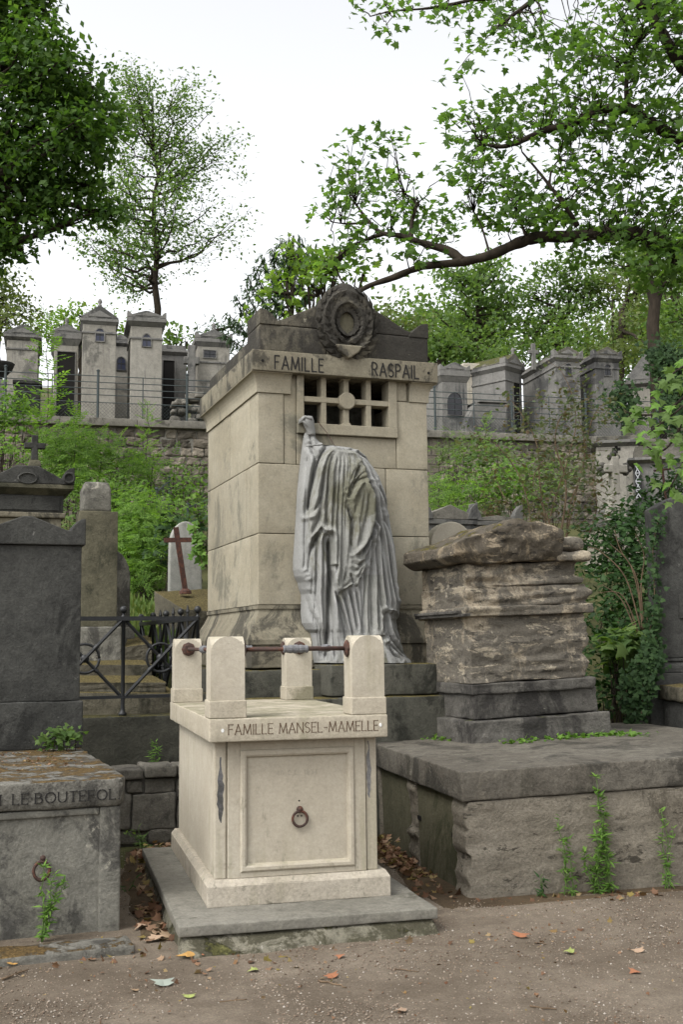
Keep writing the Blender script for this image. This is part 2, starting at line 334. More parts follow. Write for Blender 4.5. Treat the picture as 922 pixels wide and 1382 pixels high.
M = dict(
    mansel=stone('pale limestone', (.44, .394, .31), (.51, .464, .375), stain=(.22, .205, .15), stain_amt=.2, stain_scale=2.6, streak=.45, streak_col=(.25, .235, .14), speck=.16, bump=.16, top=.35, top_col=(.33, .31, .2), k=0.76, blot=0.14),
    mansel_plinth=stone('dirty pale limestone', (.38, .34, .27), (.46, .415, .34), stain=(.20, .185, .14), stain_amt=.3, stain_scale=11, streak=.4, streak_col=(.2, .19, .11), speck=.3, bump=.25, k=.76, blot=.3, seed=41),
    mansel_top=stone('lichen spotted limestone', (.42, .375, .29), (.49, .44, .35), stain=(.2, .185, .12), stain_amt=.3, streak=.75, streak_col=(.19, .195, .10), speck=.25, bump=.2, top=.8, top_col=(.22, .205, .13), k=.76, blot=.25, seed=42),
    mansel_slab=stone('grey green stone slab', (.19, .18, .15), (.25, .237, .20), stain=(.095, .09, .068), stain_amt=.3, streak=0, speck=.3, moss=.1, moss_col=(.1, .1, .03), bump=.3, k=0.68, blot=0.6),
    mansel_foot=stone('mossy mortar', (.19, .18, .13), (.28, .26, .2), stain=(.06, .055, .03), stain_amt=.7, streak=0, moss=.5, moss_col=(.07, .068, .024), lichen=.4, bump=.8, stain_scale=6, k=0.6),
    rasp=stone('beige ashlar limestone', (.40, .358, .262), (.47, .428, .325), stain=(.21, .20, .155), stain_amt=.38, stain_scale=1.1, streak=.3, streak_col=(.17, .165, .14), speck=.2, tone=.16, bump=.2, seed=1, k=0.6, blot=0.22),
    rasp_top=stone('blackened limestone', (.10, .092, .07), (.16, .145, .11), stain=(.032, .03, .027), stain_amt=.75, streak=.5, speck=.3, lichen=.15, lichen_col=(.27, .25, .19), bump=.45, seed=2, k=0.75),
    rasp_band=stone('weathered limestone band', (.27, .24, .175), (.33, .3, .22), stain=(.06, .056, .046), stain_amt=.5, stain_scale=2.2, streak=.5, speck=.25, bump=.3, seed=3, k=0.58, blot=0.35),
    rasp_low=stone('dark plinth stone', (.10, .10, .08), (.16, .155, .125), stain=(.035, .036, .028), stain_amt=.5, streak=.5, moss_top=.6, moss_col=(.08, .065, .02), bump=.45, seed=4, k=0.5),
    statue=stone('grey carved marble', (.295, .297, .285), (.37, .37, .355), stain=(.17, .165, .11), stain_amt=.28, stain_scale=2.2, streak=.35, streak_col=(.125, .12, .08), speck=.18, bump=.2, seed=5, k=0.68, blot=0.12),
    statue_veil=stone('olive stained marble', (.27, .27, .245), (.35, .35, .325), stain=(.15, .145, .095), stain_amt=.5, stain_scale=1.8, streak=.8, streak_col=(.10, .097, .06), speck=.2, bump=.25, seed=35, k=0.66, blot=.15),
    ruin=stone('crumbling sandstone', (.27, .225, .16), (.34, .29, .215), stain=(.085, .079, .068), stain_amt=.9, stain_scale=3.0, streak=.1, strata=.35, lichen=.45, lichen_col=(.34, .30, .235), flake=.34, flake_col=(.34, .295, .22), speck=.45, bump=1., seed=6, k=0.92, blot=0.6),
    ruin_top=stone('mossy sandstone roof', (.26, .205, .135), (.33, .27, .185), stain=(.06, .054, .045), stain_amt=.85, stain_scale=2.5, streak=.1, strata=.4, moss_top=.45, moss_col=(.10, .085, .02), lichen=.2, lichen_col=(.35, .3, .22), flake=.12, flake_col=(.33, .27, .19), speck=.45, bump=1., seed=7, blot=0.6, k=.8),
    ruin_dark=stone('dark weathered stone', (.085, .08, .07), (.135, .127, .112), stain=(.03, .028, .026), stain_amt=.6, lichen=.3, lichen_col=(.25, .23, .19), streak=.3, strata=.15, moss_top=.25, speck=.4, bump=.8, seed=8, k=0.85, blot=0.7),
    base_top=stone('grey slab stone', (.15, .134, .108), (.21, .192, .158), stain=(.06, .056, .046), stain_amt=.5, streak=.7, streak_col=(.07, .064, .045), speck=.4, lichen=.38, lichen_col=(.3, .28, .23), bump=.6, seed=9, k=0.56, blot=0.7),
    base_wall=stone('layered brown stone', (.20, .175, .135), (.27, .24, .19), stain=(.10, .088, .066), stain_amt=.4, flake=.3, flake_col=(.28, .25, .2), bed=(3, 3, 9), strata=.22, streak=.15, lichen=.12, lichen_col=(.34, .3, .23), speck=.35, bump=.8, seed=10, k=0.66),
    base_green=stone('algae stained panel', (.105, .10, .06), (.15, .14, .09), stain=(.06, .062, .03), stain_amt=.4, streak=.7, streak_col=(.07, .07, .035), speck=.3, bump=.3, seed=11, k=0.6),
    left=stone('mottled grey stone', (.135, .13, .11), (.20, .193, .165), stain=(.055, .053, .048), stain_amt=.62, stain_scale=3., streak=.4, lichen=.42, lichen_col=(.30, .285, .235), speck=.35, bump=.5, seed=12, k=0.86, blot=0.55),
    left_top=stone('pitted slab stone', (.16, .153, .13), (.23, .22, .19), stain=(.06, .057, .05), stain_amt=.5, stain_scale=4, streak=.2, moss_top=.55, moss_col=(.085, .055, .02), lichen=.35, lichen_col=(.36, .35, .31), speck=.45, bump=.7, seed=13, k=0.68),
    stele=stone('sooty grey stele', (.085, .085, .078), (.13, .13, .118), stain=(.042, .042, .039), stain_amt=.5, stain_scale=1.4, streak=.5, streak_col=(.05, .05, .047), lichen=.26, lichen_col=(.3, .295, .27), speck=.35, bump=.5, seed=14, k=0.42, blot=0.6),
    olive=stone('olive stained stone', (.085, .08, .055), (.135, .125, .085), stain=(.045, .045, .03), stain_amt=.5, streak=.5, streak_col=(.05, .055, .03), speck=.3, lichen=.1, lichen_col=(.25, .23, .18), bump=.4, seed=15, k=0.78),
    mossy=stone('moss covered slab', (.10, .09, .065), (.16, .145, .105), stain=(.03, .03, .02), stain_amt=.5, streak=.3, moss_top=1.1, moss_col=(.085, .068, .026), moss=.25, bump=.8, seed=16, k=0.6),
    kerb=stone('damp kerb stone', (.075, .074, .058), (.115, .112, .088), stain=(.035, .035, .026), stain_amt=.5, streak=.4, moss_top=.7, moss_col=(.05, .045, .015), bump=.5, seed=17, k=0.5),
    rubble=stone('rubble wall stone', (.19, .175, .145), (.27, .25, .205), stain=(.075, .07, .06), stain_amt=.45, stain_scale=4, streak=.1, speck=.35, tone=.5, lichen=.2, bump=.6, seed=18, k=0.62),
    terr=stone('terrace wall stone', (.14, .125, .10), (.22, .19, .15), stain=(.06, .055, .048), stain_amt=.4, stain_scale=1.5, streak=.1, speck=.3, tone=.9, bump=.6, seed=19, k=0.75),
    mortar=stone('grey mortar', (.15, .14, .12), (.2, .19, .165), stain=(.08, .075, .065), stain_amt=.4, streak=.2, bump=.5, seed=20),
    coping=stone('terrace coping stone', (.25, .235, .2), (.32, .30, .255), stain=(.09, .085, .07), stain_amt=.45, streak=.5, moss_top=.3, bump=.4, seed=21, k=0.6),
    chap=stone('chapel limestone', (.335, .315, .27), (.40, .38, .33), stain=(.14, .135, .12), stain_amt=.4, stain_scale=.8, streak=.7, streak_col=(.10, .098, .09), speck=.2, bump=.3, seed=22, k=0.68),
    chap_g=stone('grey chapel stone', (.24, .235, .215), (.31, .30, .28), stain=(.085, .085, .085), stain_amt=.5, stain_scale=.9, streak=.85, streak_col=(.06, .062, .066), speck=.2, bump=.3, seed=23, k=0.56),
    chap_p=stone('pale chapel stone', (.46, .42, .34), (.54, .5, .42), stain=(.2, .19, .16), stain_amt=.25, streak=.4, streak_col=(.16, .15, .12), speck=.2, bump=.3, seed=24, k=0.78, blot=0.25),
    chap_d=stone('sooty roof stone', (.10, .10, .095), (.165, .16, .15), stain=(.05, .05, .047), stain_amt=.5, streak=.3, moss_top=.15, bump=.4, seed=25),
    roof_moss=stone('mossy roof stone', (.09, .085, .07), (.14, .13, .11), stain=(.04, .04, .035), stain_amt=.5, streak=.2, moss_top=.7, moss_col=(.06, .06, .018), bump=.8, seed=26),
    head=stone('white headstone', (.30, .30, .27), (.38, .375, .34), stain=(.13, .13, .11), stain_amt=.4, streak=.5, speck=.2, bump=.2, seed=27, k=0.72),
    dirt=None,
    iron=metal('black iron', (.010, .011, .012), .0, .5), iron_rust=metal('rusty iron', (.045, .024, .018), .5, .8), rustcross=metal('red rust iron', (.055, .024, .017), .6, .85),
    iron_green=metal('dark green iron', (.03, .042, .042), .0, .5), lead=metal('zinc collar', (.12, .12, .125), 0, .75),
    letters=flat('brown letter paint', (.085, .055, .035)), letters_dark=flat('black letter paint', (.02, .019, .018)), letters_faint=flat('faded letter cut', (.30, .275, .225)),
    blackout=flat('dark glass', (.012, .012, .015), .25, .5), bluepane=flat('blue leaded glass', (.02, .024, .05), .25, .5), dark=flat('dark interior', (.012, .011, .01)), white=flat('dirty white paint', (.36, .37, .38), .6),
    bark=barkmat('dark bark', (.028, .022, .016)), bark_g=barkmat('grey bark', (.06, .052, .042)), twig=barkmat('brown twig', (.12, .085, .055)), stem=flat('green stem', (.07, .12, .03), .6),
    lf_dark=leafmat('dark crown leaves', [(.045, .098, .022), (.07, .135, .03), (.10, .17, .04)], .5),
    lf_maple=leafmat('maple leaves', [(.06, .115, .03), (.09, .165, .042), (.125, .21, .055)], .6),
    lf_bright=leafmat('bright young leaves', [(.12, .21, .035), (.17, .27, .05), (.22, .31, .07)], .55),
    lf_mid=leafmat('mid green leaves', [(.075, .135, .04), (.115, .185, .055), (.16, .23, .075)], .5),
    lf_sap=leafmat('sapling leaves', [(.085, .17, .03), (.14, .25, .05), (.20, .32, .07)], .5),
    lf_sparse=leafmat('sparse crown leaves', [(.09, .155, .055), (.125, .20, .07), (.165, .24, .09)], .55),
    lf_conifer=leafmat('conifer needles', [(.035, .07, .035), (.055, .095, .045), (.075, .12, .055)], .25),
    lf_ivy=leafmat('ivy leaves', [(.014, .034, .011), (.022, .048, .015), (.036, .07, .022)], .2, .65, .15),
    lf_shrub=leafmat('glossy shrub leaves', [(.016, .042, .011), (.026, .064, .016), (.045, .095, .024)], .28, .55, .2),
    lf_grey=leafmat('rose bush leaves', [(.08, .105, .06), (.12, .15, .085), (.15, .165, .105), (.14, .095, .065)], .4),
    lf_olive=leafmat('olive crown leaves', [(.085, .115, .045), (.125, .16, .06), (.165, .20, .075)], .45),
    lf_weed=leafmat('weed leaves', [(.07, .15, .025), (.11, .21, .035), (.15, .26, .05)], .35),
    lf_dry=leafmat('dry brown leaves', [(.07, .038, .024), (.15, .078, .046), (.23, .135, .085), (.11, .052, .03), (.30, .205, .14), (.20, .16, .05), (.16, .075, .05)], .15, .8, .2),
    grass=leafmat('grass blades', [(.07, .12, .025), (.11, .17, .04), (.17, .2, .06)], .3),
    lf_yellow=flat('yellow autumn leaf', (.34, .20, .065)), lf_orange=flat('orange brown autumn leaf', (.22, .095, .05)), lf_pale=flat('pale tan dry leaf', (.27, .19, .13)), lf_silver=flat('silver backed leaf', (.22, .245, .21)), lf_green=flat('pale green fallen leaf', (.22, .25, .08)),
)
def soil(name, a, b, seed=0):
    g = G(name); pos = g.n('NewGeometry').outputs['Position']; pos = g.map(pos, loc=(seed, seed, 0))
    big = g.noise(pos, .8, 5, .6); med = g.noise(pos, 9, 8, .7); fine = g.noise(pos, 95, 6, .75)
    col = g.mix(g.step(big, .35, .65), a, b)
    col = g.mix(.55, col, g.ramp(med, [(.3, (.32, .31, .3)), (.7, (.68, .68, .68))]), 'OVERLAY')
    col = g.mix(.55, col, g.ramp(fine, [(.3, (.2, .19, .18)), (.52, (.5, .5, .5)), (.72, (.85, .84, .82))]), 'OVERLAY')
    return g.done(col, .97, g.math('ADD', fine, g.math('MULTIPLY', med, .8)), .7, .012, spec=.15)
M['path'] = soil('gravel path', (.096, .077, .057), (.16, .133, .103)); M['dirt'] = soil('leaf mould', (.05, .036, .022), (.08, .058, .035), 5); M['slope'] = soil('mossy earth', (.045, .05, .02), (.075, .075, .03), 9)
# ================================================================ ground
TA = .25                                                   # the slope and the grave rows are turned by this much
def terr_v(x, y): return -x * math.sin(TA) + y * math.cos(TA)
def ground_z(x, y):
    v = terr_v(x, y)
    if v < 10.12: return 0.0
    if v < 10.3: return (v - 10.12) / .18 * .93
    if v < 10.6: return .93
    if v < 26.5: return .93 + (v - 10.6) * .232
    if v < 26.8: return 4.62 + (v - 26.5) / .3 * 2.23
    if v < 34: return 6.85
    return 6.85 + min(13, (v - 34) * .28)
def make_ground():
    vs = []; fs = []
    us = np.concatenate([[-900, -300, -120, -60, -35, -20], np.arange(-14, 18.01, .5), [22, 30, 40, 60, 120, 300, 900]])
    vv = np.concatenate([[-900, -200, -60, -20, -5], np.arange(-2, 9.6, .5), [9.8, 10.12, 10.3, 10.6], np.arange(11, 26.4, .6), [26.5, 26.8, 28, 30, 32, 34], np.arange(37, 82, 4), [120, 300, 1200]])
    for v in vv:
        for u in us:
            x = u * math.cos(TA) - v * math.sin(TA); y = u * math.sin(TA) + v * math.cos(TA)
            z = ground_z(x, y) + (float(fbm([[x * .6, y * .6, 0]], 3)[0]) * (.03 if v < 9.7 else .12))
            if v < 9.7: z -= .03 * 0
            vs.append((x, y, z))
    n = len(us); mi = []
    for j in range(len(vv) - 1):
        for i in range(n - 1):
            fs.append((j * n + i, j * n + i + 1, (j + 1) * n + i + 1, (j + 1) * n + i))
            mi.append(0 if vv[j + 1] < 8.8 else 1)
    me = bpy.data.meshes.new('ground'); me.from_pydata(vs, [], fs)
    me.materials.append(M['path']); me.materials.append(M['slope']); me.polygons.foreach_set('material_index', mi)
    me.polygons.foreach_set('use_smooth', [True] * len(fs))
    link('ground', me, None, kind='structure')
make_ground()

# ================================================================ lettering cut into the stones (strokes)
def arc(cx, cz, rx, rz, a0, a1, n=9):
    return [(cx + rx * math.cos(rad(a0 + (a1 - a0) * i / n)), cz + rz * math.sin(rad(a0 + (a1 - a0) * i / n))) for i in range(n + 1)]
GL = {  # glyph: (width, strokes in a unit-high box)
 'A': (.62, [[(0, 0), (.31, 1)], [(.31, 1), (.62, 0)], [(.1, .33), (.52, .33)]]),
 'B': (.5, [[(0, 0), (0, 1)], [(0, 1), (.2, 1)] + arc(.2, .77, .22, .23, 90, -90) + [(0, .54)], [(0, .54), (.22, .54)] + arc(.22, .27, .28, .27, 90, -90) + [(0, 0)]]),
 'C': (.58, [arc(.36, .5, .36, .5, 50, 310, 14)]),
 'E': (.42, [[(0, 0), (0, 1)], [(0, 1), (.42, 1)], [(0, .53), (.34, .53)], [(0, 0), (.42, 0)]]),
 'F': (.42, [[(0, 0), (0, 1)], [(0, 1), (.42, 1)], [(0, .53), (.34, .53)]]),
 'I': (.05, [[(.02, 0), (.02, 1)]]),
 'L': (.42, [[(0, 1), (0, 0)], [(0, 0), (.42, 0)]]),
 'M': (.74, [[(0, 0), (.08, 1)], [(.08, 1), (.37, .1)], [(.37, .1), (.66, 1)], [(.66, 1), (.74, 0)]]),
 'N': (.58, [[(0, 0), (0, 1)], [(0, 1), (.58, 0)], [(.58, 0), (.58, 1)]]),
 'O': (.72, [arc(.36, .5, .36, .5, 0, 360, 20)]),
 'P': (.46, [[(0, 0), (0, 1)], [(0, 1), (.2, 1)] + arc(.2, .74, .26, .26, 90, -90) + [(0, .48)]]),
 'R': (.5, [[(0, 0), (0, 1)], [(0, 1), (.2, 1)] + arc(.2, .74, .26, .26, 90, -90) + [(0, .48)], [(.2, .48), (.5, 0)]]),
 'S': (.46, [arc(.23, .75, .21, .25, 40, 270, 9) + arc(.23, .25, .23, .25, 90, -140, 9)]),
 'T': (.54, [[(.27, 0), (.27, 1)], [(0, 1), (.54, 1)]]),
 'U': (.58, [[(0, 1), (0, .3)] + arc(.29, .3, .29, .3, 180, 360, 9) + [(.58, 1)]]),
 '-': (.3, [[(.0, .45), (.3, .45)]]), '\u00b7': (.1, [[(.0, .5), (.1, .5)]]), '.': (.08, [[(.0, .03), (.08, .03)]]), ' ': (.25, []),
 '0': (.5, [arc(.25, .5, .25, .5, 0, 360, 16)]), '1': (.2, [[(0, .8), (.15, 1)], [(.15, 1), (.15, 0)]]),
 '3': (.46, [arc(.2, .75, .22, .25, 140, -90, 9) + arc(.2, .25, .25, .25, 90, -140, 9)]), '4': (.5, [[(.38, 0), (.38, 1)], [(.38, 1), (0, .3)], [(0, .3), (.5, .3)]]),
 '8': (.46, [arc(.23, .76, .2, .24, 0, 360, 12), arc(.23, .26, .23, .26, 0, 360, 12)]),
}
def lettering(name, text, u0, u1, z0, h, y, mat, parent, sw=.09, gap=.22, serif=0., thin=1., skip=()):
    tw = sum(GL[c][0] + gap for c in text) - gap
    k = (u1 - u0) / (tw * h); m = MB(); x = u0; q = [0]
    def seg(a, b, wd):
        a = Vector(a); b = Vector(b); d = (b - a)
        if d.length < 1e-6: return
        d = d.normalized(); nn = Vector((-d.y, d.x)) * wd / 2; a = a - d * wd * .25; b = b + d * wd * .25
        q[0] += 1; yy = y - .0002 * (q[0] % 5)
        pts = [a - nn, b - nn, b + nn, a + nn]
        m.add([(p.x, yy, p.y) for p in pts] + [(p.x, y + .004, p.y) for p in pts], [(0, 1, 2, 3), (0, 4, 5, 1), (1, 5, 6, 2), (2, 6, 7, 3), (3, 7, 4, 0)])
    for ci, c in enumerate(text):
        wd, st = GL[c]
        if ci not in skip:
            for s_ in st:
                pts = [(x + px * h * k, z0 + pz * h) for px, pz in s_]
                for a, b in zip(pts, pts[1:]):
                    horiz = abs(b[1] - a[1]) < abs(b[0] - a[0]) * .5
                    seg(a, b, h * sw * (thin if horiz else 1))
                if serif and len(pts) == 2:
                    for (px, pz) in pts:
                        if abs(pts[0][0] - pts[1][0]) < h * .5 and abs(pts[0][1] - pts[1][1]) > h * .4: seg((px - serif * h, pz), (px + serif * h, pz), h * sw * .55)
                        elif abs(pts[0][1] - pts[1][1]) < 1e-6 and pz != z0 + .5 * h and (px, pz) == pts[1]: seg((px, pz - serif * h * .9), (px, pz + serif * h * .9), h * sw * .6)
        x += (wd + gap) * h * k
    return m.build(name, mat, parent)

# ================================================================ the pale tomb in front
mt = thing('family_tomb', 'pale limestone tomb with four round topped posts, iron bars and ring handle', 'tomb', (-.77, 6.473, 0), .2534)
Mm = M['mansel']
def foot_out(P):
    Q = P.copy(); t = np.clip((.09 - P[:, 2]) / .12, 0, 1); n = fbm(P * 5, 33, 3); Q[:, 1] -= t * (.13 + .09 * n) * (P[:, 1] < .3); Q[:, 0] += .05 * t * (P[:, 0] > .6) - .03 * t * (P[:, 0] < .2); return Q
MB().rough(-.17, 1.2, -.345, 1.95, -.05, .098, .03, .03, .03, 7, 3, warp=foot_out).build('mortar_footing', M['mansel_foot'], mt, True)
MB().rough(-.2, 1.225, -.365, 2.02, .09, .148, .06, .008, .004, 8, 4).build('base_slab', M['mansel_slab'], mt, True)
b = MB().rough(0, 1.067, 0, 1.95, .147, .262, .07, .006, .002, 8, 5); b.frustum((0.004, 1.063, .004, 1.946), (.025, 1.045, .025, 1.925), .262, .291); b.build('plinth', M['mansel_plinth'], mt, False)
MB().box(.05, 1.0, .062, 1.90, .29, 1.058).build('body', Mm, mt, bevel=.004)
for a, c_ in ((.045, .112), (.938, 1.004)): MB().box(a, c_, .05, .12, .291, 1.057).build('corner_strip', Mm, mt, bevel=.006)
fr = MB()
fr.box(.12, .19, .038, .08, .292, 1.055); fr.box(.866, .933, .038, .08, .292, 1.055); fr.box(.19, .866, .038, .08, 1.002, 1.055); fr.box(.19, .866, .038, .08, .292, .322)
fr.build('front_frame', Mm, mt, bevel=.003)
mo = MB()
def moulding(m, u0, u1, z0, z1, wd, y0, d):
    prof = [(0, .0), (.004, -d * .6), (.012, -d), (wd - .018, -d), (wd - .008, -d * .55), (wd, .012)]
    o = len(m.v); k = len(prof)
    for (cu, cz, su, sz) in ((u0, z0, 1, 1), (u1, z0, -1, 1), (u1, z1, -1, -1), (u0, z1, 1, -1)):
        for t, yy in prof: m.v.append((cu + su * t, y0 + yy, cz + sz * t))
    for c_ in range(4):
        for i in range(k - 1): m.f.append((o + c_ * k + i, o + ((c_ + 1) % 4) * k + i, o + ((c_ + 1) % 4) * k + i + 1, o + c_ * k + i + 1))
moulding(mo, .189, .867, .321, 1.003, .046, .04, .014); mo.build('panel_moulding', Mm, mt)
MB().box(.225, .83, .052, .07, .35, .97).build('front_panel', Mm, mt)
lettering('inscription_year', '40 C.C. 1834', .405, .645, .85, .027, .0508, M['letters_faint'], mt, .07, .3)
MB().rough(.0, 1.045, -.062, 2.07, 1.057, 1.188, .05, .008, .003, 9, 6).build('top_slab', M['mansel_top'], mt, True)
lettering('inscription', 'FAMILLE MANSEL-MAMELLE', .108, .985, 1.098, .056, -.0635, M['letters'], mt, .085, .2, .06, .6)
for u, z in ((.075, 1.122), (1.0, 1.128)): MB().lathe([(.009, 0), (.008, .003)], 10).build('patch', flat('white filler', (.6, .6, .58)), mt).matrix_local = Matrix.Translation((u, -.0615, z)) @ Matrix.Rotation(PI / 2, 4, 'X') @ Matrix.Diagonal((1, 1.3, 1, 1))
def vault_post(m, x0, x1, y0, y1, z0, z1, n=12):
    hx, hy = (x1 - x0) / 2, (y1 - y0) / 2; rise = .088
    def arcz(t): return z1 - rise + rise * math.sqrt(max(0, 1 - t * t)) ** 1.1
    g = [-math.cos(PI * i / n) for i in range(n + 1)]; o = len(m.v)
    for j in range(n + 1):
        for i in range(n + 1): m.v.append((x0 + hx + hx * g[i], y0 + hy + hy * g[j], max(arcz(g[i]), arcz(g[j]))))
    N = n + 1
    for j in range(n):
        for i in range(n): m.f.append((o + j * N + i, o + j * N + i + 1, o + (j + 1) * N + i + 1, o + (j + 1) * N + i))
    per = [i for i in range(N)] + [N * j + n for j in range(1, N)] + [N * n + i for i in range(n - 1, -1, -1)] + [N * j for j in range(n - 1, 0, -1)]
    bs = len(m.v)
    for k in per: v_ = m.v[o + k]; m.v.append((v_[0], v_[1], z0))
    L = len(per)
    for i in range(L): m.f.append((bs + i, bs + (i + 1) % L, o + per[(i + 1) % L], o + per[i]))
PU = ((.0, .213), (.828, 1.041)); PV = ((-.056, .150), (1.84, 2.045)); cen = {}
for i, (ua, ub) in enumerate(PU):
    for j, (va, vb) in enumerate(PV):
        m = MB(); vault_post(m, ua + .009, ub - .009, va + .009, vb - .009, 1.285, 1.648)
        p = m.build('post', Mm, mt)
        MB().box(ua, ub, va, vb, 1.1885, 1.288).build('post_base', M['mansel_top'], p, bevel=.006)
        cen[i, j] = ((ua + ub) / 2, (va + vb) / 2)
def rail(a, b_, z=1.572):
    a = Vector((*a, z)); b_ = Vector((*b_, z)); d = (b_ - a).normalized(); a = a + d * .098; b_ = b_ - d * .098
    r = MB().tube([a, b_], .0125, 10).build('iron_bar', M['iron_rust'], mt, True)
    mid = (a + b_) / 2
    for e, s_ in ((a, 1), (b_, -1)): MB().tube([e - d * s_ * .003, e + d * s_ * .012, e + d * s_ * .02], [.05, .05, .03], 8).build('flange', M['iron_rust'], r)
    pr = [(-.075, .018), (-.07, .024), (-.055, .021), (-.03, .026), (-.012, .022), (-.01, .027), (.01, .027), (.012, .022), (.03, .026), (.055, .021), (.07, .024), (.075, .018)]
    MB().tube([mid + d * t for t, _ in pr], [q for _, q in pr], 12).build('collar', M['lead'], r)
rail(cen[0, 0], cen[1, 0]); rail(cen[0, 0], cen[0, 1]); rail(cen[1, 0], cen[1, 1]); rail(cen[0, 1], cen[1, 1])
rg = MB().torus((.538, .035, .603), .043, .0075, 28, 8).build('ring_handle', M['iron_rust'], mt, True)
MB().lathe([(.018, 0), (.02, .01), (.012, .022), (.004, .028)], 12).build('ring_boss', M['iron_rust'], rg, True).matrix_local = Matrix.Translation((.538, .051, .655)) @ Matrix.Rotation(PI / 2, 4, 'X')
for u, z in ((.537, .703), (.528, .617), (.55, .617)): MB().lathe([(.005, 0), (.004, .002)], 8).build('bolt_hole', M['dark'], mt).matrix_local = Matrix.Translation((u, .0515, z)) @ Matrix.Rotation(PI / 2, 4, 'X')
def stain_patch(u0, u1, z0, z1, y, seed):
    r_ = random.Random(seed); L = []; R_ = []; n = 14
    for i in range(n + 1):
        z = z0 + (z1 - z0) * i / n; t = i / n; wd = (math.sin(PI * min(1, t * 1.15)) ** .5 if t * 1.15 < 1 else .25) * (1 - .2 * r_.random())
        c_ = (u0 + u1) / 2 + r_.uniform(-.004, .004); h = (u1 - u0) / 2 * max(.12, wd); L.append((c_ - h, z)); R_.append((c_ + h, z))
    m = MB(); m.add([(x, y, z) for x, z in L] + [(x, y, z) for x, z in R_], [(i, n + 1 + i, n + 2 + i, i + 1) for i in range(n)])
    m.build('water_stain', stone('soot streak', (.085, .085, .09), (.16, .155, .15), stain_amt=.3, streak=.6, speck=.3, seed=31), mt)
stain_patch(.06, .1, .60, .965, .0492, 1); stain_patch(.942, .972, .70, 1.03, .0492, 2)

# ================================================================ the big tomb with the shrouded statue
RX, RY, RA = -.7249, 9.7, .3399
rt = thing('mausoleum_tomb', 'tall beige ashlar family tomb with a carved wreath and a barred stone window', 'tomb', (RX, RY, 0), RA)
RF = Fr(RX, RY, RA); Rs = M['rasp']
W_, D_ = 1.62, 1.98
g = .0022
def block(u0, u1, v0, v1, z0, z1, mat=Rs, seed=0, name='stone_block', r=.007, amp=.003):
    return MB().rough(u0 + g, u1 - g, v0 + g, v1 - g, z0 + g, z1 - g, .09, r, amp, 5, seed).build(name, mat, rt, True)
z0, z1, z2, z3 = 1.937, 2.556, 3.172, 3.80
sd_ = 40
for (a, c_, s0, s1) in ((z0, z1, (0, .46, 1.22, W_), (.0, 1.06, D_)), (z1, z2, (0, .42, 1.2, W_), (.0, .42, 1.55, D_)), ):
    for i in range(3): sd_ += 1; block(s0[i], s0[i + 1], 0, .28, a, c_, seed=sd_)
    for i in range(len(s1) - 1):
        sd_ += 1; block(0, .28, max(s1[i], .28) if i == 0 else s1[i], s1[i + 1], a, c_, seed=sd_); block(W_ - .28, W_, max(s1[i], .28) if i == 0 else s1[i], s1[i + 1], a, c_, seed=sd_ + 30)
    block(.28, W_ - .28, D_ - .28, D_, a, c_, seed=sd_ + 60)
# top course with the window surround let in
block(0, .24, 0, .28, z2, z3, seed=70); block(.24, .357, .012, .28, z2, 4.0, seed=71); block(.357, 1.313, .012, .28, z2, 3.452, seed=72); block(1.313, W_, 0, .28, z2, 3.80, seed=73)
block(1.313, 1.42, .0, .28, 3.80, 4.0, seed=79)
for i, (a, c_) in enumerate(((.28, 1.02), (1.02, D_))):
    block(0, .28, a, c_, z2, z3, seed=74 + i); block(W_ - .28, W_, a, c_, z2, z3, seed=76 + i)
block(.28, W_ - .28, D_ - .28, D_, z2, z3, seed=78)
# window: sill, jambs, lintel, mullions, rosette
wn = MB(); wn.box(.357, 1.313, -.03, .16, 3.452, 3.545); wn.box(.357, .421, -.022, .16, 3.545, 4.0); wn.box(1.232, 1.313, -.022, .16, 3.545, 4.0); wn.box(.421, 1.232, -.022, .16, 3.985, 4.02)
wn = wn.build('window_surround', Rs, rt, bevel=.005)
cw = (1.232 - .421 - 3 * .048) / 4
for i in range(1, 4):
    x = .421 + i * cw + (i - 1) * .048
    MB().box(x, x + .048, -.004, .13, 3.545, 3.985).build('mullion', Rs, wn, bevel=.004)
MB().box(.421, 1.232, -.008, .126, 3.742, 3.79).build('transom', Rs, wn, bevel=.003)
xc = .421 + 2 * cw + 1.5 * .048
ro = MB(); ro.tube([(xc, .05, 3.766), (xc, -.028, 3.766), (xc, -.034, 3.766)], [.078, .078, .07], 24)
for dx in (-1, 1):
    for dz in (-1, 1): pass
for a, zz in ((3.545, 3.57), (3.96, 3.985)): cb_ = MB(); (cb_.frustum((xc - .046, xc + .046, -.006, .128), (xc - .03, xc + .03, -.006, .128), a, zz) if a < 3.6 else cb_.frustum((xc - .03, xc + .03, -.006, .128), (xc - .046, xc + .046, -.006, .128), a, zz)).build('corner_block', Rs, wn)
ro.build('rosette', Rs, wn)
MB().box(.33, 1.33, .6, .7, 3.2, 4.1).build('chamber_wall', M['rasp_low'], rt)
